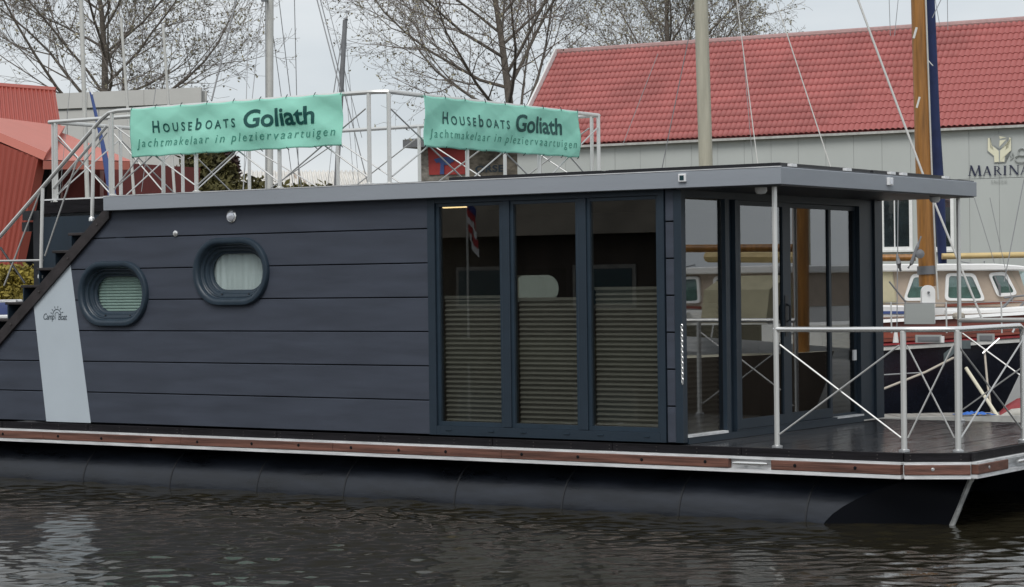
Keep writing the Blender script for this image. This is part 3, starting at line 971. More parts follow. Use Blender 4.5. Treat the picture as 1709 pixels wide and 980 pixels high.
def xbay(p, q, root=None, zt=2.99, zb=2.36):
    d_ = np.array([q[0] - p[0], q[1] - p[1]]); d_ = d_ / np.linalg.norm(d_) * 0.03
    n_ = np.array([-d_[1], d_[0]]) / 0.03 * 0.009
    brace((p[0] + d_[0] + n_[0], p[1] + d_[1] + n_[1], Z(zt)), (q[0] - d_[0] + n_[0], q[1] - d_[1] + n_[1], Z(zb)), root=root)
    brace((p[0] + d_[0] - n_[0], p[1] + d_[1] - n_[1], Z(zb)), (q[0] - d_[0] - n_[0], q[1] - d_[1] - n_[1], Z(zt)), root=root)
NEAR = [-6.66, -5.528, -4.463, -3.378]
FAR = [-8.075, -6.736, -5.571, -4.41, -3.29]
FRONT = [0.17, 1.405, 2.66, 3.79]
for q in NEAR: post(q, 0.10)
for q in FAR: post(q, 3.80)
for q in FRONT: post(-3.20, q)
for q in (0.74, 1.75, 2.75): post(-8.16, q)
for q in (-8.10, -7.30, -6.55): post(q, 0.72)
for a, b_ in zip(NEAR, NEAR[1:]): xbay((a, 0.10), (b_, 0.10))
for a, b_ in zip(FAR, FAR[1:]): xbay((a, 3.80), (b_, 3.80))
for a, b_ in zip(FRONT, FRONT[1:]): xbay((-3.20, a), (-3.20, b_))
for a, b_ in ((0.74, 1.75), (1.75, 2.75), (2.75, 3.79)): xbay((-8.16, a), (-8.16, b_))
xbay((-8.10, 0.72), (-7.30, 0.72)); xbay((-7.30, 0.72), (-6.55, 0.72))
brace((-8.12, 0.70, Z(2.43)), (-7.32, 0.70, Z(3.06)), 0.016)
# stair rail posts
for x_, z0, z1 in ((-7.66, 1.50, 2.42), (-6.915, 2.07, 2.99)):
    part('post', 'stainless', rr_, lambda b: b.tube([(x_, 0.06, Z(z0)), (x_, 0.10, Z(z1))], 0.019, 8), smooth=True)
    part('post_foot', 'chrome', rr_, lambda b: b.lathe((x_, 0.055, Z(z0)), (0, 0, 1), [(0.03, -0.03), (0.03, 0.0), (0.022, 0.012)], 10), smooth=True)
brace((-8.7, 0.10, Z(1.66)), (-7.67, 0.10, Z(1.655)), 0.013)
brace((-7.16, 0.10, Z(2.66)), (-7.64, 0.10, Z(1.70)), 0.009)
brace((-7.70, 0.10, Z(2.36)), (-8.25, 0.10, Z(1.40)), 0.009)
brace((-8.30, 0.10, Z(1.80)), (-7.96, 0.12, Z(1.42)), 0.012, m='black_steel')

# -- staircase
sc = part('staircase', 'stringer', hb, lambda b: b.prism([(-9.35, -0.036, Z(zL(-9.35) + 0.0)), (-6.585, -0.036, Z(zL(-6.585))), (-6.585, -0.036, Z(2.13)), (-6.68, -0.036, Z(2.13)), (-9.35, -0.036, Z(zL(-9.35) + 0.135))], (0, 0.045, 0)))
part('stringer', 'stringer', sc, lambda b: b.prism([(-9.35, 0.66, Z(zL(-9.35))), (-6.62, 0.66, Z(zL(-6.62))), (-6.62, 0.66, Z(2.12)), (-6.70, 0.66, Z(2.12)), (-9.35, 0.66, Z(zL(-9.35) + 0.12))], (0, 0.03, 0)))
for k in range(10):
    zt = 1.925 - 0.1745 * k
    xn = -7.215 - 0.2335 * k
    if zt < 0.15:
        break
    t_ = part('tread', 'stringer', sc, lambda b: b.box(xn, xn + 0.28, 0.012, 0.655, Z(zt - 0.028), Z(zt)), bevel=0.004)
    part('riser', 'navy', sc, lambda b: b.box(xn + 0.035, xn + 0.05, 0.014, 0.65, Z(zt - 0.1735), Z(zt - 0.0285)))
part('stair_wall', 'navy', hb, lambda b: b.box(-8.33, -6.565, 0.72, 0.758, Z(0.001), Z(2.13)))
part('wall_post', 'black_steel', hb, lambda b: b.box(-8.43, -8.335, 0.69, 0.765, Z(0.001), Z(2.20)))
part('stair_lamp', 'black_steel', hb, lambda b: (b.box(-8.56, -8.43, 0.66, 0.76, Z(2.10), Z(2.20)), b.box(-8.58, -8.47, 0.67, 0.75, Z(1.98), Z(2.08))))
for k in range(7):
    xx = -6.75 - 0.42 * k
    MB().lathe((xx, -0.036, Z(zL(xx) + 0.068)), (0, -1, 0), [(0.012, 0), (0.012, 0.006), (0.004, 0.008)], 8).build('bolt', 'bolt', sc)

# -- bow railing and roof posts
RZ = 0.955
br = part('bow_railing', 'chrome', hb, lambda b: b.tube([(0.82, 0.072, Z(RZ)), (1.95, 0.085, Z(RZ)), (2.05, 0.10, Z(RZ)), (2.33, 0.22, Z(RZ)), (2.36, 0.30, Z(RZ)), (2.36, 1.48, Z(RZ)), (2.36, 1.53, Z(RZ - 0.02)), (2.36, 1.55, Z(RZ - 0.08)), (2.36, 1.55, Z(0.0))], 0.023, 10), smooth=True)
def bpost(x, y, z1, r=0.024):
    part('post', 'stainless', br, lambda b: b.tube([(x, y, Z(-0.010)), (x, y, Z(z1))], r, 10), smooth=True)
    part('post_foot', 'galv', br, lambda b: b.lathe((x, y, Z(-0.0105)), (0, 0, 1), [(0.045, 0), (0.045, 0.014), (0.028, 0.022)], 14), smooth=True)
bpost(0.835, 0.07, 2.121, 0.022)
bpost(1.953, 0.085, RZ - 0.015)
bpost(2.345, 0.232, RZ - 0.015)
part('post_foot', 'galv', br, lambda b: b.lathe((2.36, 1.55, Z(-0.0105)), (0, 0, 1), [(0.045, 0), (0.045, 0.014), (0.028, 0.022)], 14), smooth=True)
xbay((0.835, 0.07), (1.953, 0.085), br, 0.83, 0.10)
xbay((1.953, 0.085), (2.345, 0.232), br, 0.83, 0.10)
xbay((2.345, 0.232), (2.36, 1.55), br, 0.83, 0.10)
# far side of the bow rail
part('rail', 'stainless', br, lambda b: b.tube([(2.36, 2.45, Z(-0.01)), (2.36, 2.45, Z(RZ - 0.06)), (2.36, 2.52, Z(RZ)), (2.36, 3.60, Z(RZ)), (2.28, 3.74, Z(RZ)), (1.95, 3.82, Z(RZ)), (0.82, 3.83, Z(RZ))], 0.022, 8), smooth=True)
bpost(0.82, 3.84, 2.121, 0.020)
bpost(1.95, 3.82, RZ - 0.015)
bpost(2.345, 3.66, RZ - 0.015)
xbay((0.82, 3.83), (1.95, 3.82), br, 0.83, 0.10)
xbay((2.36, 2.45), (2.345, 3.66), br, 0.83, 0.10)

# ================================================================== BANNERS
def banner(label, O, U, Wd, Hh, ph):
    """O: top left corner, U: unit vector along the top edge; hangs down z, front towards N"""
    U = np.array(U, float)
    N = np.array([U[1], -U[0], 0.0])
    O = np.array(O, float)
    ties = np.linspace(0.0, 1.0, 9)
    def fm(u, v, lift=0.0):
        """u: metres along, v: metres below the top edge"""
        a, b = u / Wd, v / Hh
        sag = 0.010 * abs(math.sin(math.pi * a * 8)) * (1 - b) ** 1.5
        bot = -0.008 * abs(math.sin(math.pi * a * 7 + ph)) * b ** 2
        w1 = 0.012 * math.sin(9 * a + 5.0 * b + ph) + 0.008 * math.sin(21 * a - 7 * b + 2 * ph)
        # creases of the folded cloth
        def tri(x):
            return abs((x % 1.0) - 0.5) * 2
        w2 = 0.016 * tri(3.6 * a + 1.15 * b + ph * 0.3) + 0.016 * tri(3.6 * a - 1.15 * b + 0.37 + ph * 0.2)
        y_ = (w1 + w2) * (0.35 + 0.65 * math.sin(math.pi * min(max(b, 0.02), 1) ** 0.8 * 0.9)) + lift
        P = O + U * u + N * y_
        P[2] = O[2] - v - sag - bot
        return P
    o = thing('banner', (*(O + U * Wd / 2)[:2], O[2] - Hh), label, 'banner', 'banners on the roof railing')
    nu, nv = 150, 26
    mb = MB()
    mb.loft([[fm(Wd * i / nu, Hh * j / nv) for j in range(nv + 1)] for i in range(nu + 1)], False)
    cl = mb.build('cloth', 'banner', o, smooth='all')
    cl.modifiers.new('thickness', 'SOLIDIFY').thickness = 0.0015
    tie = MB()
    for k, t in enumerate(ties):
        for b in (0.0, 1.0):
            P = fm(Wd * min(max(t, 0.005), 0.995), Hh * (0.025 if b == 0 else 0.975), 0.004)
            Q = P + np.array([0.006, 0, 0.035 if b == 0 else -0.025]) - N * (0.02 if b == 0 else 0.03)
            tie.tube([P, (P + Q) / 2 + N * 0.004, Q], 0.0045, 5)
    tie.build('ties', 'tie', o)
    for q in ((text_mesh('H', 0.092, 0.112, 0, 1, 0.018), 0.303, 0.0), (text_mesh('OUSE', 0.375, 0.083, 0, 1.6, 0.014), 0.443, 0.0),
              (text_mesh('b', 0.075, 0.115, 0, 1, 0.02), 0.868, 0.0), (text_mesh('OATS', 0.398, 0.083, 0, 1.55, 0.014), 0.996, 0.0)):
        put_text([q], lambda u, v: fm(u * Wd / 2.70, Hh * 0.515 - v, 0.0045), 'lettering', 'banner_ink', o, 0.04)
    put_text([(text_mesh('Goliath', 0.87, 0.165, 0, 0.98, 0.022), 1.502, 0.0)], lambda u, v: fm(u * Wd / 2.70, Hh * 0.535 - v, 0.0045), 'lettering', 'banner_ink', o, 0.04)
    for q in ((text_mesh('Jachtmakelaar', 0.975, 0.082, 0.22, 1.35, -0.003), 0.085, 0.0), (text_mesh('in', 0.115, 0.082, 0.22, 1.35, -0.003), 1.135, 0.0), (text_mesh('pleziervaartuigen', 1.295, 0.082, 0.22, 1.35, -0.003), 1.33, 0.0)):
        put_text([q], lambda u, v: fm(u * Wd / 2.70, Hh * 0.80 - v, 0.0045), 'lettering', 'banner_ink_light', o, 0.04)
    return o
banner('mint green banner on the roof railing above the two oval windows', (-6.36, 0.068, Z(3.150)), (1, 0, 0), 2.70, 0.495, 0.0)
banner('mint green banner on the roof railing facing the solar panels and bow', (-3.168, 0.66, Z(3.138)), (0, 1, 0), 2.69, 0.490, 1.7)

# ================================================================== MARINA HALL
ang = math.radians(5)
HA = np.array([math.cos(ang), math.sin(ang), 0.0])
HN = np.array([-math.sin(ang), math.cos(ang), 0.0])
HE = at(856, 246, 90)
vv = ray(932, 88)
sol = np.linalg.solve(np.array([HN, [0, 0, 1], -vv]).T, CAM - HE)
RUN, RISE = sol[0], sol[1]
LEN = 46.0
UP = np.array([0, 0, 1.0])
EZ = HE[2]
G0 = 0.75
hall = thing('marina_hall', (*(HE + HA * LEN / 2 + HN * RUN)[:2], G0), 'long grey panelled hall with a red tiled roof and gold hands emblem', 'building')
WALL = HE + HN * 0.20
part('wall', 'seam', hall, lambda b: b.prism([WALL + HA * 0.1 + UP * (G0 - EZ), WALL + HA * 0.1 - UP * 0.1, WALL + HA * 0.1 + HN * (RUN - 0.20) + UP * (RISE - 0.30), WALL + HA * 0.1 + HN * (2 * RUN - 0.4) - UP * 0.1, WALL + HA * 0.1 + HN * (2 * RUN - 0.4) + UP * (G0 - EZ)], HA * (LEN - 0.2)))
hw = hall.children[0]
zsplit = onp(1650, 298, WALL, HN)[2]
t = 0.10
while t < LEN - 0.2:
    for z0, z1 in ((G0, zsplit - 0.008), (zsplit + 0.008, EZ - 0.03)):
        P = WALL + HA * (t + 0.005) - HN * (0.03 + random.uniform(0, 0.006))
        P[2] = z0
        MB().obox(P, HA * 1.09, HN * 0.028, UP * (z1 - z0)).build('wall_panel', 'hall_panel', hw)
    t += 1.10
# roof
SL = math.hypot(RUN, RISE)
SD = (HN * RUN + UP * RISE) / SL
SNRM = np.cross(HA, SD)
rf = part('roof', 'red_dark', hall, lambda b: (b.obox(HE - UP * 0.02, HA * LEN, SD * (SL + 0.02), -SNRM * 0.10), b.obox(HE + HN * (2 * RUN) - UP * 0.02, HA * LEN, (-HN * RUN + UP * RISE) / SL * (SL + 0.02), -SNRM * 0.10)))
ROWS = 15
RP = SL / ROWS
CW = 0.212
NC = int(LEN / CW)
def tile_geo(b, o, X, Y, N):
    n = 6
    prof = []
    for i in range(n + 1):
        u = i / n
        prof.append((u * CW, 0.058 * (0.5 - 0.5 * math.cos(2 * math.pi * u)) ** 0.7))
    lo, hi, lip = [], [], []
    for u, h in prof:
        lip.append(o + X * u + N * (h + 0.004))
        lo.append(o + X * u + N * (h + 0.036))
        hi.append(o + X * u + Y * (RP + 0.01) + N * (h + 0.006))
    b.loft([lip, lo, hi], False)
tm = MB()
tile_geo(tm, np.zeros(3), np.array([1.0, 0, 0]), np.array([0, 1.0, 0]), np.array([0, 0, 1.0]))
tile_me = tm.mesh('roof_tile', 'tile_red', smooth=True, fix=False)
TO = HE + SNRM * 0.012
if SNRM[2] < 0:
    SNRM = -SNRM
TO = HE + SNRM * 0.012
Mrot = Matrix(((HA[0], SD[0], SNRM[0]), (HA[1], SD[1], SNRM[1]), (HA[2], SD[2], SNRM[2]))).to_4x4()
def pxof(P):
    q = P - CAM
    z_ = q @ FD
    return 854.5 + F * (q @ FR) / z_, 490 - F * (q @ FU) / z_
cells = []
for r_ in range(ROWS):
    for c_ in range(NC):
        P = TO + HA * (c_ * CW) + SD * (r_ * RP)
        px, py = pxof(P)
        inview = px < 1706 and py > 0
        cells.append((0 if inview else 1, (P - CAM) @ FD, r_, c_, P))
cells.sort(key=lambda q: (q[0], q[1]))
rest = MB()
for i, (_, _, r_, c_, P) in enumerate(cells):
    if i < 300:
        o = bpy.data.objects.new('roof_tile', tile_me)
        COL.objects.link(o)
        o.parent = rf
        Q = P - off(hall)
        M = Mrot.copy()
        M.translation = Vector(Q)
        o.matrix_local = M
    else:
        tile_geo(rest, P, HA, SD, SNRM)
ro = rest.build('roof_tiles', 'tile_red', rf, smooth='all', fix=False)
ro['kind'] = 'stuff'
part('ridge_cap', 'ridge', rf, lambda b: b.tube([HE + HN * RUN + UP * (RISE + 0.0) - HA * 0.1, HE + HN * RUN + UP * RISE + HA * LEN], 0.15, 10))
part('barge_board', 'white_frame', rf, lambda b: b.obox(HE - HN * 0.08 - UP * 0.16 - HA * 0.09, HA * 0.08, SD * (SL + 0.18), SNRM * 0.30))
part('gutter', 'jetty_edge', hall, lambda b: b.obox(HE - HN * 0.09 - UP * 0.13 - HA * 0.05, HA * LEN, HN * 0.11, UP * 0.09))
FRONTP = WALL - HN * 0.045
def hpt(px, py, lift=0.0):
    return onp(px, py, WALL - HN * (0.045 + lift), HN)
def hall_window(x0, x1, y0, y1, mid):
    a, b_ = hpt(x0, y1), hpt(x1, y1)
    top = hpt(x0, y0)[2]
    wd = np.dot(b_ - a, HA)
    h = top - a[2]
    fr_ = MB()
    fw_ = 0.12
    fr_.obox(a, HA * fw_, -HN * 0.06, UP * h)
    fr_.obox(a + HA * (wd - fw_), HA * fw_, -HN * 0.06, UP * h)
    fr_.obox(a + HA * fw_, HA * (wd - 2 * fw_), -HN * 0.058, UP * fw_)
    fr_.obox(a + HA * fw_ + UP * (h - fw_), HA * (wd - 2 * fw_), -HN * 0.058, UP * fw_)
    w_ = fr_.build('window', 'white_frame', hall)
    if mid:
        part('glazing_bar', 'white_frame', w_, lambda b: b.obox(a + HA * (wd * mid) + UP * (fw_ + 0.002), HA * 0.04, -HN * 0.045, UP * (h - 2 * fw_ - 0.004)))
    part('pane', 'hall_pane', w_, lambda b: b.obox(a + HA * fw_ - HN * 0.012 + UP * fw_, HA * (wd - 2 * fw_), -HN * 0.012, UP * (h - 2 * fw_)))
    part('room', 'room', w_, lambda b: b.obox(a + HA * 0.05 + UP * 0.05, HA * (wd - 0.1), -HN * 0.006, UP * (h - 0.1)))
    part('sill', 'white_frame', w_, lambda b: b.obox(a - HA * 0.05 - UP * 0.07, HA * (wd + 0.1), -HN * 0.12, UP * 0.066))
hall_window(1471, 1524, 318, 418, 0.42)
hall_window(1552, 1593, 318, 418, 0)
# further windows along the hall, seen only in the glass of the bow front
for k in range(6):
    tq = 24.5 + 3.4 * k
    a = WALL - HN * 0.045 + HA * tq
    a[2] = 3.0
    fr_ = MB()
    for q0, q1, r0, r1 in ((0, 0.12, 0, 2.2), (1.38, 1.5, 0, 2.2), (0.121, 1.379, 0, 0.12), (0.121, 1.379, 2.08, 2.2)):
        fr_.obox(a + HA * q0 + UP * r0, HA * (q1 - q0), -HN * 0.06, UP * (r1 - r0))
    w_ = fr_.build('window', 'white_frame', hall)
    part('pane', 'dark_lens', w_, lambda b: b.obox(a + HA * 0.12 - HN * 0.012 + UP * 0.12, HA * 1.26, -HN * 0.012, UP * 1.96))

# wall sign: emblem of two hands, MARINA, SNEEK
def sgn(zx, zy, lift=0.0):
    return hpt(1600 + zx * 0.12247, 200 + zy * 0.12245, 0.03 + lift)
def sign_poly(name, m, polys, lift=0.0):
    bm = bmesh.new()
    for k, poly in enumerate(polys):
        vs = [bm.verts.new(tuple(sgn(x_, y_, lift + 0.004 * k) - off(hall))) for x_, y_ in poly]
        bm.faces.new(vs)
    bmesh.ops.triangulate(bm, faces=bm.faces[:])
    me = bpy.data.meshes.new(name)
    bm.to_mesh(me); bm.free()
    me.materials.append(MATS[m])
    o = bpy.data.objects.new(name, me)
    COL.objects.link(o)
    o.parent = hall
    OFF[o.name] = off(hall)
    return o
left = [(398, 252), (422, 246), (430, 385), (478, 422), (443, 374), (462, 358), (546, 425), (548, 575), (486, 578), (482, 492), (396, 420)]
right = [(1110 - x_, y_ - 4) for x_, y_ in left]
sign_poly('emblem_outline', 'sign_grey', [[(388, 246), (430, 238), (440, 378), (468, 345), (552, 412), (640, 345), (668, 372), (676, 232), (716, 230), (716, 420), (640, 495), (634, 582), (480, 586), (474, 498), (388, 428)], [(440, 240), (500, 205), (540, 182), (600, 205), (668, 232), (660, 335), (556, 400), (470, 345), (444, 360)]])
sign_poly('emblem_hand', 'sign_cream', [left], 0.012)
sign_poly('emblem_hand', 'sign_cream', [right], 0.012)
sign_poly('emblem_sail', 'sign_cream', [[(552, 222), (648, 240), (560, 262)], [(558, 282), (648, 270), (552, 372)]], 0.014)
sign_poly('emblem_swirl', 'sign_grey', [[(700, 460), (740, 445), (752, 480), (725, 490), (748, 515), (705, 550), (695, 530), (722, 512), (698, 490)]])
sw_ = [(860 + 62 * math.cos(t_) * (1 if math.sin(t_) < 0 else 1), 440 + 55 * math.sin(t_)) for t_ in np.linspace(0, 6.283, 25)]
def swirl(b):
    for cxx, cyy, rx, ry in ((862, 440, 52, 50), (850, 530, 82, 50)):
        pts = [sgn(cxx + rx * math.cos(t_), cyy + ry * math.sin(t_), 0.01) for t_ in np.linspace(0.3, 5.6, 22)]
        b.tube(pts, 0.025, 5)
part('emblem_swirl', 'sign_grey', hall, swirl)
def strokes(x0, x1, yb, yt, ch):
    w_, h = x1 - x0, yt - yb
    P = lambda u, v: (x0 + u * w_, yb + v * h)
    def st(u0, v0, u1, v1, th):
        return [P(u0 - th / 2, v0), P(u0 + th / 2, v0), P(u1 + th / 2, v1), P(u1 - th / 2, v1)]
    def sf(u, v, l=0.12, th=0.05):
        return [P(u - l, v - (0 if v < 0.5 else th)), P(u + l, v - (0 if v < 0.5 else th)), P(u + l, v + (th if v < 0.5 else 0)), P(u - l, v + (th if v < 0.5 else 0))]
    def ring(u, v, ru, rv, th, a0, a1, n=10):
        out = []
        for i in range(n):
            t0, t1 = a0 + (a1 - a0) * i / n, a0 + (a1 - a0) * (i + 1) / n
            out.append([P(u + ru * math.cos(t0), v + rv * math.sin(t0)), P(u + (ru - th) * math.cos(t0), v + (rv - 0.05) * math.sin(t0)), P(u + (ru - th) * math.cos(t1), v + (rv - 0.05) * math.sin(t1)), P(u + ru * math.cos(t1), v + rv * math.sin(t1))])
        return out
    if ch == 'M':
        return [st(0.10, 0, 0.20, 1, 0.07), st(0.20, 1, 0.52, 0, 0.15), st(0.52, 0, 0.82, 1, 0.06), st(0.80, 1, 0.90, 0, 0.16), sf(0.10, 0), sf(0.90, 0, 0.14)]
    if ch == 'A':
        return [st(0.12, 0, 0.50, 1, 0.08), st(0.50, 1, 0.88, 0, 0.20), [P(0.26, 0.32), P(0.74, 0.32), P(0.72, 0.39), P(0.28, 0.39)], sf(0.12, 0), sf(0.88, 0, 0.14)]
    if ch == 'R':
        return [st(0.18, 0, 0.18, 1, 0.17), sf(0.18, 0, 0.17), sf(0.14, 1, 0.12)] + ring(0.30, 0.74, 0.42, 0.26, 0.16, -1.57, 1.57) + [[P(0.25, 0.95), P(0.32, 0.95), P(0.32, 1.0), P(0.25, 1.0)], st(0.42, 0.50, 0.90, 0, 0.20), [P(0.25, 0.48), P(0.45, 0.48), P(0.45, 0.54), P(0.25, 0.54)]]
    if ch == 'I':
        return [st(0.5, 0, 0.5, 1, 0.50), sf(0.5, 0, 0.48), sf(0.5, 1, 0.48)]
    if ch == 'N':
        return [st(0.12, 0, 0.12, 1, 0.08), st(0.14, 1, 0.86, 0, 0.20), st(0.88, 0, 0.88, 1, 0.08), sf(0.12, 0), sf(0.10, 1), sf(0.88, 1)]
    return []
for ch, x0, x1, yb, yt in (('M', 130, 310, 765, 622), ('A', 326, 446, 761, 632), ('R', 474, 592, 756, 630), ('I', 606, 654, 752, 626), ('N', 686, 824, 748, 618), ('A', 836, 956, 746, 618)):
    sign_poly('letter', 'sign_navy', strokes(x0, x1, yb, yt, ch))
put_text([(text_mesh('SNEEK', 225, 44, 0, 1.2), 440, 0)], lambda u, v: sgn(u, 866 - (u - 440) * 0.02 - v), 'lettering', 'sign_grey', hall)

# ================================================================== BRICK HOUSE with red and blue board
bh0 = at(700, 230, 98)
BHA, BHN = HA, HN
bz0 = 0.75
house = thing('brick_house', (bh0[0], bh0[1], bz0), 'weathered brick house with a red and blue board beside the hall', 'building')
def bpt(px, py, lift=0.0):
    return onp(px, py, bh0 - BHN * lift, BHN)
a, b_, c_ = bpt(700, 300), bpt(752, 300), bpt(866, 300)
ztop = bpt(700, 238)[2]
part('wall', 'brick', house, lambda b: b.obox((a[0], a[1], bz0), (c_ - a) * np.array([1, 1, 0]), BHN * 6, UP * (ztop - bz0)))
e0, e1 = bpt(672, 224, 0.8), bpt(880, 218, 0.8)
ez = bpt(690, 246, 0.8)[2]
part('roof', 'mast_dark', house, lambda b: b.prism([np.array([e0[0], e0[1], ez]), np.array([e0[0], e0[1], ez + 0.35]), np.array([e0[0], e0[1], ez + 0.75]) + BHN * 3.5, np.array([e0[0], e0[1], ez]) + BHN * 7.6], (e1 - e0) * np.array([1, 1, 0])))
q = [bpt(714, 244, 0.06), bpt(778, 251, 0.06), bpt(776, 291, 0.06), bpt(716, 292, 0.06)]
sb = part('sign_board', 'sign_red', house, lambda b: b.prism(q, BHN * 0.05))
part('sign_figure', 'sign_blue', sb, lambda b: [b.prism([bpt(x_, y_, 0.09 + 0.004 * i) for x_, y_ in P], BHN * 0.02) for i, P in enumerate(([(733, 272), (739, 262), (748, 262), (753, 272), (745, 276), (736, 274)], [(724, 266), (738, 262), (739, 270), (728, 272)], [(748, 262), (758, 266), (756, 271), (748, 270)], [(735, 274), (741, 274), (741, 291), (734, 291)]))])
q2 = [bpt(782, 250, 0.06), bpt(864, 258, 0.06), bpt(864, 300, 0.06), bpt(782, 300, 0.06)]
db = part('dark_board', 'dark_brick', house, lambda b: b.prism(q2, BHN * 0.05))
lo = bpt(793, 288, 0.08)
put_text([(text_mesh('ORSE', 1.42, 0.27, 0, 1.05, 0.03), 0, 0)], lambda u, v: lo + BHA * u + UP * v, 'lettering', 'ink', db)

# ================================================================== RED BUILDING at the left
rbz = 0.75
rb = thing('red_building', (*at(60, 470, 52)[:2], rbz), 'brick red corrugated metal building with a leaning wall and salmon canopy', 'building')
def corr(name, m, P00, P10, P11, P01, ribs, h, thick, parent):
    """ribbed sheet: P00..P10 is the lower edge, ribs run from that edge to P01..P11"""
    P00, P10, P11, P01 = map(np.asarray, (P00, P10, P11, P01))
    N = np.cross(P10 - P00, P01 - P00); N /= np.linalg.norm(N)
    if np.dot(N, CAM - P00) < 0: N = -N
    lo_, hi_ = [], []
    for i in range(ribs * 4 + 1):
        u = i / (ribs * 4)
        k = h if i % 4 in (1, 2) else 0
        lo_.append(P00 + (P10 - P00) * u + N * k)
        hi_.append(P01 + (P11 - P01) * u + N * k)
    mb = MB()
    mb.loft([lo_, hi_], False)
    mb.prism([P00 - N * 0.01, P10 - N * 0.01, P11 - N * 0.01, P01 - N * 0.01], -N * thick)
    return mb.build(name, m, parent)
corr('leaning_wall', 'red_sheet', at(-90, 462, 50), at(24, 462, 49), at(64, 264, 48.6), at(-90, 205, 50), 16, 0.035, 0.25, rb)
corr('upper_roof', 'red_sheet', at(-90, 205, 57), at(103, 220, 57), at(92, 152, 60), at(-90, 138, 60), 26, 0.04, 0.2, rb)
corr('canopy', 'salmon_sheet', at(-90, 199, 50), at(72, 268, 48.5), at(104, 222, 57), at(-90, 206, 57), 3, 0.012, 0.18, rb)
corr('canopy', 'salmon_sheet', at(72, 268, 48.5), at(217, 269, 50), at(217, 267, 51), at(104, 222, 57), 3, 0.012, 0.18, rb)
part('ridge_cap', 'red_sheet', rb, lambda b: b.tube([at(-90, 137, 60), at(93, 151, 60)], 0.09, 8))
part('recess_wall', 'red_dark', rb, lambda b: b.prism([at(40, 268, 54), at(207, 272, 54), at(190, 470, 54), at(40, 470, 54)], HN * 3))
for px in (100, 168):
    part('door_frame', 'ridge', rb, lambda b: b.prism([at(px, 285, 53.9), at(px + 5, 285, 53.9), at(px + 5, 470, 53.9), at(px, 470, 53.9)], -FD * 0.1))
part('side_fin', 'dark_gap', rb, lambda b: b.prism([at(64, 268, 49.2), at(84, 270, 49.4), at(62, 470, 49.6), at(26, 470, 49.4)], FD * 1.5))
# flat roofed grey building behind it
gb = thing('grey_building', (*at(210, 470, 76)[:2], 0.75), 'flat roofed pale grey building behind the red one', 'building')
ga, gb2 = at(60, 148, 76), at(342, 170, 74)
gdir = (gb2 - ga) * np.array([1, 1, 0]); gl_ = np.linalg.norm(gdir); gdir /= gl_
gn = np.array([-gdir[1], gdir[0], 0])
gback = ray(150, 480) * np.array([1, 1, 0]); gback /= np.linalg.norm(gback)
ztp = at(210, 158, 75)[2]
part('wall', 'seam', gb, lambda b: b.obox((ga[0], ga[1], 0.75), gdir * gl_, gback * 14, UP * (ztp - 0.75)))
t = 0.0
while t < gl_ - 0.3:
    MB().obox(np.array([ga[0], ga[1], 0.75]) + gdir * (t + 0.012) - gn * 0.03, gdir * 1.176, gn * 0.028, UP * (ztp - 1.22)).build('wall_panel', 'grey_cladding', gb.children[0])
    t += 1.2
for k in range(3):
    MB().obox(np.array([ga[0], ga[1], ztp - 0.40]) + gdir * (gl_ * k / 3 - 0.08) - gn * 0.10, gdir * (gl_ / 3 - 0.01), gn * 0.09, UP * 0.52).build('parapet', 'grey_cladding', gb)
part('vent_pipe', 'mast_alu', gb, lambda b: b.tube([at(341, 170, 75.5), at(341, 152, 75.5)], 0.09, 8))

# far shed with a pale ribbed roof
sh = thing('far_shed', (*at(500, 474, 110)[:2], 0.75), 'distant shed with a pale ribbed metal roof', 'building')
s00, s10, s11, s01 = at(384, 314, 108), at(622, 312, 108), at(612, 287, 114), at(388, 287, 114)
corr('roof', 'shed_roof', s00, s10, s11, s01, 30, 0.10, 0.2, sh)
part('wall', 'grey_cladding', sh, lambda b: b.prism([at(386, 314, 108.4), at(620, 312, 108.4), at(620, 474, 108.4), at(386, 474, 108.4)], FD * 5))
corr('roof_patch', 'boat_beige', at(504, 312.5, 107.7), at(516, 312.4, 107.7), at(500, 289, 113.2), at(488, 289, 113.2), 2, 0.05, 0.05, sh)

# ================================================================== VEGETATION
def batch_tubes(paths, n):
    """paths: list of (points, radii) with equal lengths -> vertices, quads"""
    P = np.array([p for p, _ in paths]); R = np.array([r for _, r in paths])
    m_, k, _ = P.shape
    T = np.empty_like(P)
    T[:, 1:-1] = P[:, 2:] - P[:, :-2]; T[:, 0] = P[:, 1] - P[:, 0]; T[:, -1] = P[:, -1] - P[:, -2]
    T /= np.linalg.norm(T, axis=2)[..., None] + 1e-12
    ref = np.where(np.abs(T[..., 2:3]) < 0.9, np.array([0, 0, 1.0]), np.array([1.0, 0, 0]))
    U = np.cross(T, ref); U /= np.linalg.norm(U, axis=2)[..., None]
    W_ = np.cross(T, U)
    g = 2 * math.pi * np.arange(n) / n
    V = P[:, :, None, :] + R[:, :, None, None] * (np.cos(g)[None, None, :, None] * U[:, :, None, :] + np.sin(g)[None, None, :, None] * W_[:, :, None, :])
    idx = np.arange(m_ * k * n).reshape(m_, k, n)
    a, b = idx[:, :-1], idx[:, 1:]
    Q = np.stack([a, np.roll(a, -1, 2), np.roll(b, -1, 2), b], -1).reshape(-1, 4)
    return V.reshape(-1, 3), Q
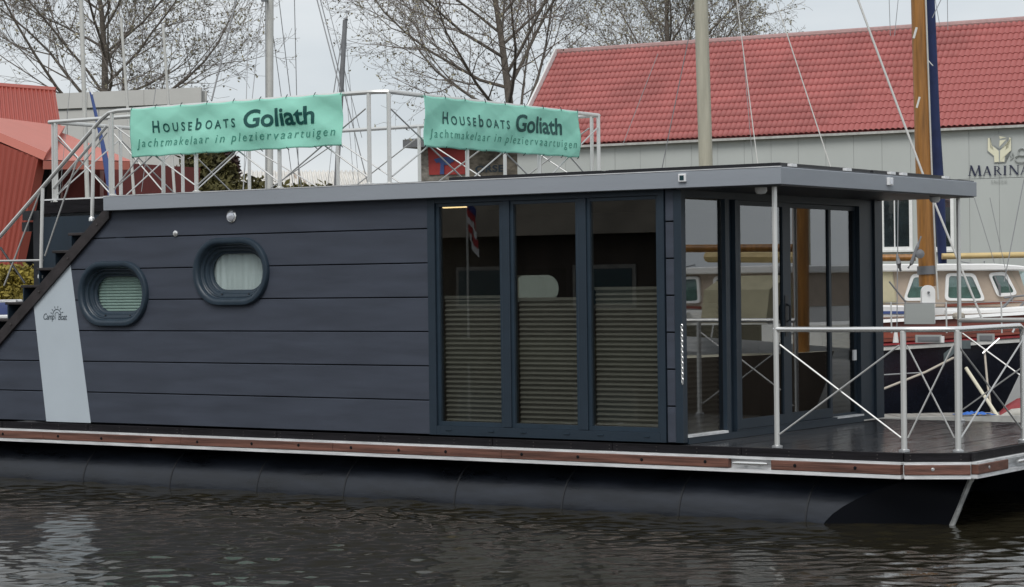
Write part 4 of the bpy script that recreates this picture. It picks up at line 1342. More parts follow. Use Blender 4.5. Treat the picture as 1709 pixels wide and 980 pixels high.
def mesh_np(name, V, Q, m, parent, smooth=True):
    me = bpy.data.meshes.new(name)
    V = V - off(parent)
    me.vertices.add(len(V)); me.vertices.foreach_set('co', V.ravel())
    me.loops.add(Q.size); me.loops.foreach_set('vertex_index', Q.ravel().astype(np.int32))
    me.polygons.add(len(Q)); me.polygons.foreach_set('loop_start', np.arange(0, Q.size, Q.shape[1], dtype=np.int32))
    me.update(calc_edges=True)
    me.polygons.foreach_set('use_smooth', np.full(len(Q), smooth))
    me.materials.append(MATS[m])
    o = bpy.data.objects.new(name, me)
    COL.objects.link(o)
    o.parent = parent
    OFF[o.name] = off(parent)
    return o
def join_np(parts):
    Vs, Qs, k = [], [], 0
    for V, Q in parts:
        Vs.append(V); Qs.append(Q + k); k += len(V)
    return np.concatenate(Vs), np.concatenate(Qs)
def leaf_np(P, size, r):
    n = len(P)
    a = r.normal(size=(n, 3)); a /= np.linalg.norm(a, axis=1)[:, None]
    b = r.normal(size=(n, 3)); b -= (b * a).sum(1)[:, None] * a; b /= np.linalg.norm(b, axis=1)[:, None]
    s_ = size * (0.5 + 1.0 * r.random((n, 1)))
    V = np.stack([P - a * s_, P + b * s_ * 0.55, P + a * s_, P - b * s_ * 0.55], 1).reshape(-1, 3)
    return V, np.arange(4 * n).reshape(n, 4)

def bare_tree(label, base, height, spread, seed, kids=(20, 11, 8, 5), start=0.45, limb=0.40, budp=0.5):
    r = np.random.default_rng(seed)
    base = np.array(base, float)
    o = thing('bare_tree', base, label, 'tree', 'bare trees behind the harbour buildings')
    store = {k: [] for k in range(5)}
    NS = (9, 7, 5, 4, 3)
    def norm(v):
        return v / (math.sqrt(v[0] * v[0] + v[1] * v[1] + v[2] * v[2]) + 1e-9)
    def grow(p, d, Ln, rad, lvl):
        nseg = NS[lvl]
        pts, dirs = [p], [d]
        st = Ln / nseg
        jit = r.normal(0, (0.045, 0.10, 0.14, 0.17, 0.2)[lvl], (nseg, 3))
        jit[:, 2] += (0.02, 0.10, 0.10, 0.07, 0.05)[lvl]
        for i in range(nseg):
            d = norm(d + jit[i])
            p = p + d * st
            pts.append(p); dirs.append(d)
        end = (0.22, 0.20, 0.25, 0.4, 0.6)[lvl]
        rs = [max(0.0072, rad * (1 - (1 - end) * i / nseg)) for i in range(nseg + 1)]
        store[lvl].append((pts, rs))
        if lvl == 4:
            return
        n = kids[lvl]
        s0 = start if lvl == 0 else 0.18
        for k in range(n):
            t = s0 + (1 - s0) * (k + r.random()) / n
            i = min(int(t * nseg), nseg - 1)
            fpos = t * nseg - i
            q = pts[i] * (1 - fpos) + pts[i + 1] * fpos
            dd = dirs[i + 1]
            azi = k * 2.4 + r.random() * 1.3
            u = norm(np.cross(dd, np.array([0.3, 0.2, 1.0]) if abs(dd[2]) < 0.9 else np.array([1.0, 0.1, 0])))
            w_ = np.cross(dd, u)
            spr = (spread, 0.62, 0.70, 0.75)[lvl] * (0.7 + 0.6 * r.random())
            if lvl == 0:
                spr *= 1.35 - 0.85 * (t - s0) / (1 - s0)
            nd = norm(dd * math.cos(spr) + (u * math.cos(azi) + w_ * math.sin(azi)) * math.sin(spr))
            if lvl == 0:
                ln = height * limb * (1.08 - 0.62 * (t - s0) / (1 - s0)) * (0.8 + 0.4 * r.random())
            else:
                ln = Ln * (0.50, 0.50, 0.48)[lvl - 1] * (1.1 - 0.5 * t) * (0.75 + 0.5 * r.random())
            grow(q, nd, ln, max(0.0082, rs[i] * (0.46, 0.50, 0.48, 0.48)[lvl]), lvl + 1)
    grow(base, norm(np.array([r.normal(0, 0.02), r.normal(0, 0.02), 1.0])), height * 0.92, height * 0.0150, 0)
    V, Q = join_np([batch_tubes(store[0], 9), batch_tubes(store[1], 6)])
    mesh_np('trunk', V, Q, 'bark', o)
    V, Q = join_np([batch_tubes(store[2], 4), batch_tubes(store[3], 3), batch_tubes(store[4], 3)])
    mesh_np('crown', V, Q, 'twig', o)
    tips = np.array([p[1:] for p, _ in store[4]]).reshape(-1, 3)
    tips = tips[r.random(len(tips)) < budp]
    tips = np.concatenate([tips + r.normal(0, 0.05, tips.shape), tips[::3] + r.normal(0, 0.09, tips[::3].shape)])
    V, Q = leaf_np(tips, 0.058, r)
    mesh_np('buds', V, Q, 'bud', o, False)
    return o
def tbase(px, Zd):
    p = at(px, 478, Zd)
    return (p[0], p[1], 0.75)
bare_tree('bare budding tree rising behind the flat grey building', tbase(168, 92), 17.5, 0.95, 11, start=0.42, limb=0.52, kids=(24, 12, 8, 5))
bare_tree('big bare tree beside the gable end of the red roof', tbase(878, 99), 19.5, 0.95, 23, start=0.40, limb=0.52, kids=(24, 12, 8, 5))
bare_tree('bare tree behind the red roof, partly hidden by the beige mast', tbase(1105, 112), 19.0, 0.92, 35, start=0.40, limb=0.46, kids=(18, 10, 7, 4))
bare_tree('smaller bare tree behind the red roof, right beside the beige mast', tbase(1225, 116), 17.0, 0.85, 47, start=0.42, limb=0.44, kids=(14, 9, 7, 4))

def shrub(name, label, cat, spots, m, size, n, stem=True, group=None):
    c0 = np.array(spots[0][0], float)
    o = thing(name, (c0[0], c0[1], 0.75), label, cat, group)
    P = []
    for c, rad in spots:
        c, rad = np.array(c, float), np.array(rad, float)
        k = int(n / len(spots))
        v = rng.normal(size=(k, 3)); v /= np.linalg.norm(v, axis=1)[:, None]
        v *= (0.55 + 0.5 * rng.random((k, 1)))
        v *= (1 + 0.22 * np.sin(5 * v[:, :1] + 3 * v[:, 2:]) )
        P.append(c + v * rad)
    V, Q = leaf_np(np.concatenate(P), size, rng)
    mesh_np('foliage', V, Q, m, o, False)
    if stem:
        part('stem', 'bark', o, lambda b: [b.tube([(c[0], c[1], 0.75), (c[0] + 0.1, c[1], c[2])], [0.12, 0.04], 6) for c, _ in spots])
    return o
shrub('evergreen_tree', 'dark evergreen tree under the banner, beside pale far shed', 'tree', [(at(352, 300, 62), (0.75, 0.75, 0.9)), (at(340, 330, 62), (0.9, 0.9, 1.2)), (at(360, 345, 62), (0.8, 0.8, 1.3)), (at(345, 400, 62), (1.0, 1.0, 1.5))], 'shrub', 0.10, 9000)
shrub('evergreen_tree', 'rusty dark conifer top behind the olive evergreen', 'tree', [(at(365, 278, 64), (0.55, 0.55, 0.75)), (at(358, 330, 64), (0.7, 0.7, 1.4))], 'rust_leaf', 0.09, 5000)
shrub('hedge', 'low olive hedge in front of the pale far shed', 'hedge', [(at(x_, 330 + (5 if x_ % 40 else 0) + (8 if x_ > 450 else 0), 60), (0.6, 0.6, 0.55)) for x_ in range(385, 560, 20)] + [(at(x_, 372, 60), (0.8, 0.8, 0.8)) for x_ in range(385, 560, 30)], 'shrub', 0.09, 9000)
shrub('hedge', 'yellow green hedge beyond the stern, seen under the stair rail', 'hedge', [(at(x_, 468, 44), (0.45, 0.45, 0.28)) for x_ in range(-60, 90, 14)] + [(at(x_, 505, 43.5), (0.45, 0.45, 0.35)) for x_ in range(-60, 90, 14)], 'yellow_leaf', 0.05, 11000)

# ================================================================== SAILING BOATS behind (masts and stays)
def hull_loft(mb, O, A, B, L_, W_, f0, f1, rake=0.6, keel=-0.35):
    """O: stern centre at the waterline, A: forward, B: sideways"""
    n = 14
    rings = []
    for i in range(n + 1):
        t = i / n
        wd = W_ / 2 * (0.72 + 0.28 * math.sin(math.pi * min(1, t / 0.55) / 2)) * (1 - max(0, (t - 0.5) / 0.5) ** 2.2 * 0.985)
        sh_ = f0 + (f1 - f0) * t ** 1.6
        ring = []
        for s in np.linspace(-1, 1, 13):
            k = abs(s)
            yy = wd * math.sin(k * math.pi / 2) ** 0.55 * (1 if s > 0 else -1)
            zz = keel + (sh_ - keel) * k ** 2.1
            fwd = t * L_ + rake * max(0, (t - 0.55) / 0.45) ** 2 * ((zz - keel) / (sh_ - keel))
            ring.append(np.asarray(O) + np.asarray(A) * fwd + np.asarray(B) * yy + UP * zz)
        rings.append(ring)
    mb.loft(rings, False)
    mb.f.append(tuple(range(len(mb.v) - 13 * (n + 1), len(mb.v) - 13 * n)))
    return rings
FRH = np.array([FR[0], FR[1], 0]); FRH /= np.linalg.norm(FRH)
FDH = np.array([FD[0], FD[1], 0]); FDH /= np.linalg.norm(FDH)
def sail_boat(label, top, foot, Zd, r, m, hullm, stays, group='sailing boats moored behind the houseboat'):
    T, Bm = at(*top, Zd), at(*foot, Zd)
    k = (Bm - T) / (Bm[2] - T[2])
    base = Bm + k * (0.75 - Bm[2])
    o = thing('sailing_boat', (base[0], base[1], 0), label, 'sailboat', group)
    hb_ = MB()
    S0 = np.array([base[0], base[1], 0]) + FDH * 3.2
    rings = hull_loft(hb_, S0, -FDH, FRH, 5.6, 2.0, 0.62, 0.85)
    hb_.build('hull', hullm, o, smooth=True)
    part('deck', 'boat_white', o, lambda b: b.loft([[q[0] - UP * 0.03, q[-1] - UP * 0.03] for q in rings], False))
    part('cabin_trunk', 'boat_white', o, lambda b: b.obox(base - FRH * 0.6 + FDH * 0.4 - UP * 0.1, FRH * 1.2, FDH * 1.6, UP * 0.5), bevel=0.06)
    ms = part('mast', m, o, lambda b: b.tube([base, T], [r, r * 0.93], 12), smooth=True)
    for (p, q, m2, rr, dz0, dz1) in stays:
        part('stay', m2, ms, lambda b: b.tube([at(*p, Zd + dz0), at(*q, Zd + dz1)], rr, 5, cap=False))
    return o, ms
o, ms = sail_boat('sailing boat with the thick pale grey mast rising above the banner', (451, -260), (449, 312), 40, 0.075, 'mast_alu', 'hull_white',
    [((395, -4), (353, 168), 'mast_dark', 0.016, 0, -1), ((418, -60), (406, 330), 'wire', 0.007, 0, -2), ((442, -40), (404, 330), 'wire', 0.007, 0, -2), ((443, 0), (444, 320), 'wire', 0.008, -0.1, -0.1),
     ((462, -30), (505, 330), 'wire', 0.008, 0, 1), ((490, -60), (499, 330), 'wire', 0.008, 0, 1), ((456, 60), (492, 330), 'wire', 0.007, 0, 1)])
part('spreader', 'mast_dark', ms, lambda b: b.tube([at(446, 0, 40), at(438, 1, 39.4)], 0.03, 6))
o, ms = sail_boat('sailing boat with a short dark mast topped by a wind vane', (576, 34), (561, 312), 48, 0.055, 'mast_dark', 'hull_white',
    [((524, -20), (568, 150), 'wire', 0.014, 0, -0.3), ((527, -30), (620, 330), 'wire', 0.012, 0, 0), ((540, -20), (604, 230), 'wire', 0.008, 0, 0), ((573, 50), (556, 160), 'wire', 0.012, 0, 0), ((577, 60), (600, 320), 'wire', 0.006, 0, 0), ((574, 100), (590, 300), 'wire', 0.006, 0, 0), ((570, 90), (545, 330), 'wire', 0.006, 0, 0)])
part('mast_head', 'mast_dark', ms, lambda b: (b.tube([at(574, 34, 48), at(580, 31, 48)], 0.045, 6), b.tube([at(579, 33, 48), at(579, 17, 48)], 0.008, 5), b.tube([at(575, 21, 48), at(584, 20, 48)], 0.008, 5)))
sail_boat('sailing boat with a slim white mast in front of the grey building', (128, -220), (146, 332), 33, 0.036, 'mast_alu', 'hull_white',
    [((132, -10), (100, 320), 'wire', 0.004, 0, 0)])
sail_boat('sailing boat with a thin mast left of the long banner, leaning', (202, 30), (224, 332), 37, 0.026, 'mast_alu', 'hull_white', [])
sail_boat('sailing boat with a thin mast above the left end of the banner', (272, 40), (292, 332), 38, 0.026, 'mast_alu', 'hull_white', [((272, 60), (236, 320), 'wire', 0.006, 0, 0)])
sail_boat('sailing boat with a thick beige mast against the red roof', (1163, -230), (1178, 276), 27.5, 0.088, 'mast_beige', 'hull_white',
    [((1222, -60), (1268, 300), 'wire_white', 0.0065, 0, 0), ((1275, -60), (1390, 290), 'wire_white', 0.0075, 0, 0), ((1150, 60), (1103, 290), 'mast_dark', 0.006, 0, 0), ((1238, 60), (1258, 290), 'wire', 0.004, 0, 0), ((1098, 90), (1040, 240), 'wire', 0.004, 0, 0)])
# blue boom or strut standing left of the banner
bs = thing('blue_spar', at(190, 340, 30) * np.array([1, 1, 0]), 'slanting blue painted spar left of the long banner', 'spar')
part('spar', 'sign_blue', bs, lambda b: b.tube([at(151, 152, 30), at(170, 235, 30), at(186, 318, 30), at(200, 420, 30), at(206, 700, 30)], [0.018, 0.028, 0.055, 0.06, 0.06], 8), smooth=True)
part('head_fitting', 'white_plastic', bs, lambda b: b.tube([at(148, 146, 30), at(154, 158, 30)], 0.02, 6))

# ================================================================== WOODEN SAILING BOAT, black hull (at the right)
wa = thing('wooden_sailing_boat', at(1560, 745, 26) * np.array([1, 1, 0]), 'black hulled sailing boat with mahogany topsides and varnished wooden mast', 'sailboat')
Af, Bf = FRH, FDH
bow = at(1702, 700, 26.6); bow[2] = 0
st0 = bow - Af * 8.6
hm = MB()
rings = hull_loft(hm, st0, Af, Bf, 7.9, 2.6, 0.98, 1.22, 0.9, -0.6)
hl = hm.build('hull', 'hull_black', wa, smooth=True)
def band(name, m, h0, h1, inset, parent):
    mb = MB()
    for sgn_, idx in ((-1, 0), (1, 12)):
        lo_ = [q[idx] + UP * h0 + Bf * sgn_ * inset for q in rings]
        hi_ = [q[idx] + UP * h1 + Bf * sgn_ * (inset - 0.05) for q in rings]
        mb.loft([lo_, hi_], False)
        mb.loft([[p + Bf * -sgn_ * 0.04 for p in lo_], [p + Bf * -sgn_ * 0.04 for p in hi_]], False)
        mb.loft([hi_, [p + Bf * -sgn_ * 0.04 for p in hi_]], False)
    return mb.build(name, m, parent)
band('rubbing_strake', 'jetty_edge', -0.02, 0.035, 0.03, wa)
band('toe_strake', 'dinghy_red', 0.035, 0.075, 0.012, wa)
bw = band('bulwark', 'varnish', 0.075, 0.30, 0.0, wa)
band('cap_rail', 'boat_white', 0.30, 0.335, 0.01, wa)
part('deck', 'boat_cream', wa, lambda b: b.loft([[q[0] + UP * 0.12, q[-1] + UP * 0.12] for q in rings], False))
# low coach roof
cz = 1.28
cr_ = bow - Af * 5.6 - Bf * 0.75
part('coach_roof', 'varnish', wa, lambda b: b.obox((cr_[0], cr_[1], 1.05), Af * 3.4, Bf * 1.5, UP * 0.32))
part('coach_roof_top', 'boat_cream', wa, lambda b: b.obox((cr_[0] - Af[0] * 0.05, cr_[1] - Af[1] * 0.05, 1.372), Af * 3.5 - Bf * 0.0, Bf * 1.5, UP * 0.06), bevel=0.02)
# name boards on the bulwark
def board(x0, x1, y0, y1, Zd, name):
    o = part(name, 'sign_grey', wa, lambda b: b.prism([at(x0, y1, Zd), at(x1, y1, Zd), at(x1, y0, Zd), at(x0, y0, Zd)], FD * 0.03))
    part('plate', 'mast_dark', o, lambda b: b.prism([at(x0 + 4, y1 - 3, Zd - 0.01), at(x1 - 4, y1 - 3, Zd - 0.01), at(x1 - 4, y0 + 3, Zd - 0.01), at(x0 + 4, y0 + 3, Zd - 0.01)], FD * 0.006))
board(1528, 1572, 559, 572, 25.0, 'name_board')
board(1631, 1660, 557, 571, 25.2, 'name_board')
# mast, tabernacle, spars
mt = part('mast', 'oak_mast', wa, lambda b: b.tube([at(1548, 478, 25.6), at(1541, 250, 25.6), at(1533, 0, 25.6), at(1524, -260, 25.6)], [0.098, 0.096, 0.088, 0.08], 14), smooth=True)
part('mast_collar', 'mast_dark', mt, lambda b: b.tube([at(1546.5, 444, 25.6), at(1547.2, 458, 25.6)], 0.112, 14), smooth=True)
tb = part('tabernacle', 'boat_white', wa, lambda b: b.prism([at(1539, 540, 25.3), at(1561, 540, 25.3)] + [at(1550 + 11 * math.cos(t_), 487 - 11 * math.sin(t_), 25.3) for t_ in np.linspace(0, math.pi, 9)], FD * 0.10))
part('pivot_bolt', 'mast_dark', tb, lambda b: b.lathe(at(1549.5, 488, 25.29), -FD, [(0.014, 0), (0.014, 0.02), (0.004, 0.025)], 8))
part('deck_locker', 'sign_grey', wa, lambda b: b.prism([at(1511, 541, 25.2), at(1560, 541, 25.2), at(1560, 507, 25.2), at(1511, 507, 25.2)], FD * 0.08))
part('boom', 'spruce_spar', wa, lambda b: b.tube([at(1572, 428, 25.8), at(1709, 425.5, 25.8), at(1980, 420, 25.8)], 0.036, 10), smooth=True)
part('gaff', 'oak_mast', wa, lambda b: b.tube([at(1150, 434, 26.2), at(1528, 430, 25.8)], 0.042, 10), smooth=True)
part('sail_cover', 'blue_cover', wa, lambda b: b.tube([at(1541, -260, 25.9), at(1552, 0, 25.9), at(1560, 200, 25.9), at(1568, 330, 25.9), at(1573, 440, 25.9)], [0.052, 0.056, 0.060, 0.064, 0.05], 10), smooth=True)
part('track', 'mast_alu', mt, lambda b: b.tube([at(1541, -200, 25.52), at(1545, 0, 25.52), at(1555, 280, 25.52), at(1562, 440, 25.52), at(1566, 500, 25.5)], 0.010, 6))
part('forestay', 'wire_white', mt, lambda b: b.tube([at(1350, -220, 25.2), at(1432, 0, 25.2), at(1540, 290, 25.2), at(1640, 535, 25.2)], 0.0125, 6))
part('block_and_ropes', 'mast_dark', mt, lambda b: (b.lathe(at(1534, 424, 25.4), -FD, [(0.05, 0), (0.055, 0.03), (0.05, 0.07), (0.01, 0.08)], 10), b.tube([at(1537, 395, 25.4), at(1531, 412, 25.35), at(1521, 440, 25.35), at(1516, 447, 25.4)], [0.012, 0.02, 0.022, 0.014], 7), b.tube([at(1497, 425, 25.4), at(1500, 440, 25.35), at(1503, 452, 25.4)], [0.012, 0.03, 0.014], 7)))
for i, (p, q, rr, m_) in enumerate((((1499, 330), (1497, 545), 0.006, 'wire'), ((1600, 330), (1603, 560), 0.005, 'wire'), ((1652, 330), (1690, 505), 0.004, 'wire'), ((1626, 330), (1660, 440), 0.004, 'wire'),
        ((1484, 470), (1500, 490), 0.010, 'mast_dark'), ((1500, 490), (1512, 505), 0.010, 'mast_dark'), ((1483, -30), (1486, 60), 0.004, 'wire'), ((1502, -30), (1493, 60), 0.004, 'wire'), ((1556, 30), (1572, -4), 0.005, 'wire'), ((1560, -5), (1568, 40), 0.004, 'wire'), ((1581, -5), (1582, 50), 0.004, 'wire'), ((1709, 300), (1676, 470), 0.006, 'wire'),
        ((1548, 100), (1557, 110), 0.006, 'wire_white'), ((1530, 46), (1525, 64), 0.014, 'wire_white'), ((1535, 162), (1530, 180), 0.012, 'wire_white'))):
    part('rigging_line', m_, mt, lambda b: b.tube([at(*p, 25.35), at(*q, 25.35)], rr, 5))
# stanchions, anchor shaft, fairleads
part('boat_hook', 'boat_cream', wa, lambda b: b.tube([at(1612, 614, 24.9), at(1675, 710, 24.5)], 0.020, 8))
part('mooring_line', 'rope', wa, lambda b: b.tube([at(1470, 651, 24.6), at(1545, 621, 24.8), at(1590, 598, 24.9), at(1602, 595, 24.95)], 0.013, 6))
part('mooring_line', 'rope', wa, lambda b: b.tube([at(1643, 583, 24.95), at(1648, 640, 24.8), at(1657, 700, 24.6)], 0.012, 6))
part('waterline_stripe', 'wire', wa, lambda b: b.tube([at(1470, 626, 24.9), at(1540, 622, 24.92)], 0.008, 5))
part('cleat', 'boat_white', wa, lambda b: (b.tube([at(1573, 572, 24.9), at(1573, 561, 24.9)], 0.022, 8), b.tube([at(1495, 572, 24.9), at(1495, 546, 24.9)], [0.035, 0.012], 8)))
part('grab_rail', 'chrome', wa, lambda b: (b.tube([at(1614, 536, 24.9), at(1709, 534, 24.9), at(1790, 533, 24.9)], 0.013, 8), b.tube([at(1690, 555, 24.9), at(1697, 540, 24.9)], 0.012, 6), b.tube([at(1668, 565, 24.9), at(1640, 590, 24.9)], 0.010, 6)))

part('rail_cover', 'room', wa, lambda b: b.loft([[at(1575 + 45 * t_, 590 - 22 * min(1, t_ * 1.6) + k_, 24.75 - 0.03 * math.sin(6 * t_)) for t_ in np.linspace(0, 1, 9)] for k_ in (0, 8, 14)], False), smooth='all')
part('coiled_rope', 'rope', wa, lambda b: [b.tube([at(1600 + 9 * math.cos(t_), 530 + 2 * math.sin(t_) - 1.6 * k_, 25.0 + 0.06 * math.sin(t_)) for t_ in np.linspace(0, 6.3, 13)], 0.012, 5, cap=False) for k_ in range(4)])
for px_ in (1488, 1580, 1672):
    part('stanchion', 'stainless', wa, lambda b: b.tube([at(px_, 556, 25.0), at(px_ - 1, 504, 25.0)], 0.009, 6))
part('life_line', 'wire', wa, lambda b: b.tube([at(1478, 506, 25.0), at(1580, 506, 25.0), at(1671, 504, 25.0), at(1780, 502, 25.0)], 0.005, 5))

# ================================================================== MOTOR CRUISER behind it
mc = thing('motor_cruiser', at(1600, 735, 29) * np.array([1, 1, 0]), 'beige cabin motor cruiser with white roof behind the wooden sailing boat', 'motorboat')
def cpt(px, py, y=0.0):
    """point on the cruiser's near cabin side"""
    return onp(px, py, at(1600, 480, 28.4) + FDH * y, FDH)
def cabin():
    side = [cpt(1440, 512), cpt(1712, 512), cpt(1716, 500), cpt(1700, 452), cpt(1440, 452)]
    c = part('cabin', 'boat_beige', mc, lambda b: b.prism(side, FDH * 2.2))
    part('cabin_roof', 'boat_white', mc, lambda b: b.prism([cpt(1430, 454, -0.1), cpt(1700, 451, -0.1), cpt(1727, 453, -0.1), cpt(1727, 447, -0.1), cpt(1700, 443, -0.1), cpt(1660, 440, -0.1), cpt(1430, 441, -0.1)], FDH * 2.4), bevel=0.015)
    part('side_deck', 'boat_white', mc, lambda b: b.prism([cpt(1430, 540, -0.35), cpt(1850, 540, -0.35), cpt(1850, 514, -0.35), cpt(1430, 514, -0.35)], FDH * 2.9))
    def win(P, m='boat_pane'):
        cen = sum(P) / len(P)
        # round the corners
        def rnd(Q, k):
            out = []
            for i in range(len(Q)):
                a, b, c_ = Q[i - 1], Q[i], Q[(i + 1) % len(Q)]
                la, lc_ = np.linalg.norm(a - b), np.linalg.norm(c_ - b)
                s_, e_ = b + (a - b) / la * k, b + (c_ - b) / lc_ * k
                for t_ in np.linspace(0, 1, 5):
                    out.append((1 - t_) ** 2 * s_ + 2 * t_ * (1 - t_) * b + t_ ** 2 * e_)
            return out
        P2 = rnd(P, 0.06)
        inn_ = [cen + (p - cen) * (1 - 0.045 / max(0.1, np.linalg.norm(p - cen))) for p in P2]
        w_ = part('window', 'boat_white', c, lambda b: b.loft([[p + FDH * 0.01 for p in P2], [p - FDH * 0.035 for p in P2], [p - FDH * 0.035 for p in inn_], [p + FDH * 0.01 for p in inn_]], True))
        part('pane', m, w_, lambda b: b.prism([p - FDH * 0.014 for p in inn_], FDH * 0.006))
        part('daylight_sheet', 'cabin_daylight', w_, lambda b: b.prism([p - FDH * 0.004 for p in inn_], FDH * 0.003))  # flat sheet behind the pane, painted with daylight from the opposite window
    win([cpt(1507, 502), cpt(1552, 502), cpt(1548, 457), cpt(1521, 457)])
    win([cpt(1576, 502), cpt(1644, 502), cpt(1626, 456), cpt(1578, 456)])
    win([cpt(1664, 496), cpt(1698, 492), cpt(1678, 453), cpt(1648, 456)])
    # raked windscreen
    part('windscreen', 'boat_pane', c, lambda b: b.prism([cpt(1706, 490, -0.01), cpt(1745, 488, 0.6), cpt(1722, 454, 0.6), cpt(1686, 452, -0.01)], FDH * 0.012))
    part('wood_trim', 'varnish', c, lambda b: b.prism([cpt(1577, 512.5, -0.012), cpt(1712, 504, -0.012), cpt(1712, 501, -0.012), cpt(1577, 508, -0.012)], FDH * 0.01))
    part('canopy', 'canvas', mc, lambda b: b.prism([cpt(1380, 506, -0.04), cpt(1498, 506, -0.04), cpt(1490, 452, -0.04), cpt(1440, 438, -0.04), cpt(1400, 446, -0.04)], FDH * 2.25), bevel=0.02)
    part('cockpit_cover', 'boat_white', mc, lambda b: b.prism([cpt(1400, 545, -0.4), cpt(1511, 545, -0.4), cpt(1511, 510, -0.4), cpt(1400, 508, -0.4)], FDH * 0.3), bevel=0.02)
    part('blue_stripe', 'sign_blue', mc, lambda b: b.prism([cpt(1402, 524, -0.412), cpt(1510, 524, -0.412), cpt(1510, 519.5, -0.412), cpt(1402, 519, -0.412)], FDH * 0.01))
    part('wiper', 'mast_dark', c, lambda b: b.tube([cpt(1660, 462, -0.05), cpt(1668, 478, -0.06), cpt(1669, 493, -0.05)], [0.012, 0.02, 0.01], 6))
    part('rolled_tarpaulin', 'boat_white', mc, lambda b: b.tube([cpt(1577, 524, -0.42), cpt(1640, 523, -0.42), cpt(1720, 519, -0.42), cpt(1800, 516, -0.42)], [0.055, 0.06, 0.065, 0.06], 9), smooth=True)
    part('handrail', 'mast_dark', mc, lambda b: (b.tube([cpt(1690, 497, -0.4), cpt(1659, 528, -0.45)], 0.017, 6), b.tube([cpt(1709, 505, -0.4), cpt(1690, 527, -0.45)], 0.014, 6), b.tube([cpt(1676, 497, -0.3), cpt(1740, 490, -0.3)], 0.014, 6)))
    part('roof_rail', 'mast_dark', mc, lambda b: (b.tube([cpt(1600, 442, 0.2), cpt(1601, 436, 0.2), cpt(1642, 444, 0.1), cpt(1643, 436, 0.1)], 0.010, 6)))
cabin()
hm2 = MB()
mbow = at(1960, 700, 29.3); mbow[2] = 0
rings2 = hull_loft(hm2, mbow - Af * 10.5, Af, Bf, 9.6, 3.0, 0.95, 1.30, 0.9, -0.5)
hm2.build('hull', 'hull_white', mc, smooth=True)

# a second moored pair further along the jetty (outside the picture, mirrored in the bow glazing)
mc2 = copy_tree(mc, None, ('hull', 'canopy', 'cockpit_cover', 'blue_stripe'))
mc2.location = (5.2, 9.8, 0)
mc2.rotation_euler = (0, 0, math.radians(-30))
tag(mc2, 'second beige cruiser moored beyond the bow, mirrored in the glazed front', 'motorboat')
hm5 = MB()
hull_loft(hm5, -Af * 2.8 + FDH * 0.9, Af, Bf, 6.2, 3.0, 0.95, 1.30, 0.9, -0.5)
h5 = hm5.build('hull', 'hull_white', smooth=True)
h5.parent = mc2
sp = thing('sailing_boat', (3.0, 8.2, 0), 'sailing boat with brown wooden mast mirrored in the glazed bow front', 'sailboat')
hm3 = MB()
r3 = hull_loft(hm3, (8.6, 7.0, 0), np.array([-0.98, 0.2, 0]), np.array([0.2, 0.98, 0]), 5.6, 2.0, 0.9, 1.1)
hm3.build('hull', 'barn_wall', sp, smooth=True)
part('deck', 'boat_cream', sp, lambda b: b.loft([[q[0], q[-1]] for q in r3], False))
part('mast', 'oak_mast', sp, lambda b: b.tube([(3.0, 8.2, 0.8), (2.95, 8.2, 9.5)], 0.10, 12), smooth=True)
part('boom', 'oak_mast', sp, lambda b: b.tube([(3.1, 8.2, 2.35), (7.2, 7.3, 2.4)], 0.05, 10), smooth=True)
part('tent', 'canvas', sp, lambda b: b.prism([(3.25, 7.6, 1.45), (3.2, 8.6, 1.45), (3.2, 8.5, 1.85), (3.22, 8.15, 2.02), (3.25, 7.7, 1.85)], (0.75, -0.15, 0)))

for k, (mx_, my_, rad_, mm_, lb_) in enumerate(((2.1, 12.5, 0.06, 'mast_alu', 'sailing boat with a bare grey mast mirrored in the narrow corner pane'), (5.6, 13.5, 0.05, 'mast_beige', 'sailing boat with a bare cream mast mirrored in the sliding door'))):
    q_ = thing('sailing_boat', (mx_, my_, 0), lb_, 'sailboat')
    hq = MB()
    rq = hull_loft(hq, (mx_ + 3.2, my_ + 2.0, 0), np.array([-0.85, -0.53, 0]), np.array([-0.53, 0.85, 0]), 6.0, 2.1, 0.8, 1.0)
    hq.build('hull', 'hull_white', q_, smooth=True)
    part('deck', 'boat_cream', q_, lambda b: b.loft([[p[0], p[-1]] for p in rq], False))
    part('cabin_trunk', 'boat_white', q_, lambda b: b.obox((mx_ - 0.4, my_ - 0.3, 0.8), (1.7, 1.06, 0), (-0.5, 0.8, 0), (0, 0, 0.55)), bevel=0.05)
    part('mast', mm_, q_, lambda b: b.tube([(mx_, my_, 0.8), (mx_, my_, 10.5)], rad_, 10), smooth=True)
    part('boom', 'blue_cover' if k == 0 else 'spruce_spar', q_, lambda b: b.tube([(mx_ + 0.1, my_, 2.3), (mx_ + 2.6, my_ + 1.6, 2.35)], 0.09, 8), smooth=True)
    for dx, dy in ((1.2, -0.9), (-1.2, 0.9)):
        part('stay', 'wire_white', q_, lambda b: b.tube([(mx_, my_, 9.5), (mx_ + dx, my_ + dy, 0.9)], 0.012, 5))

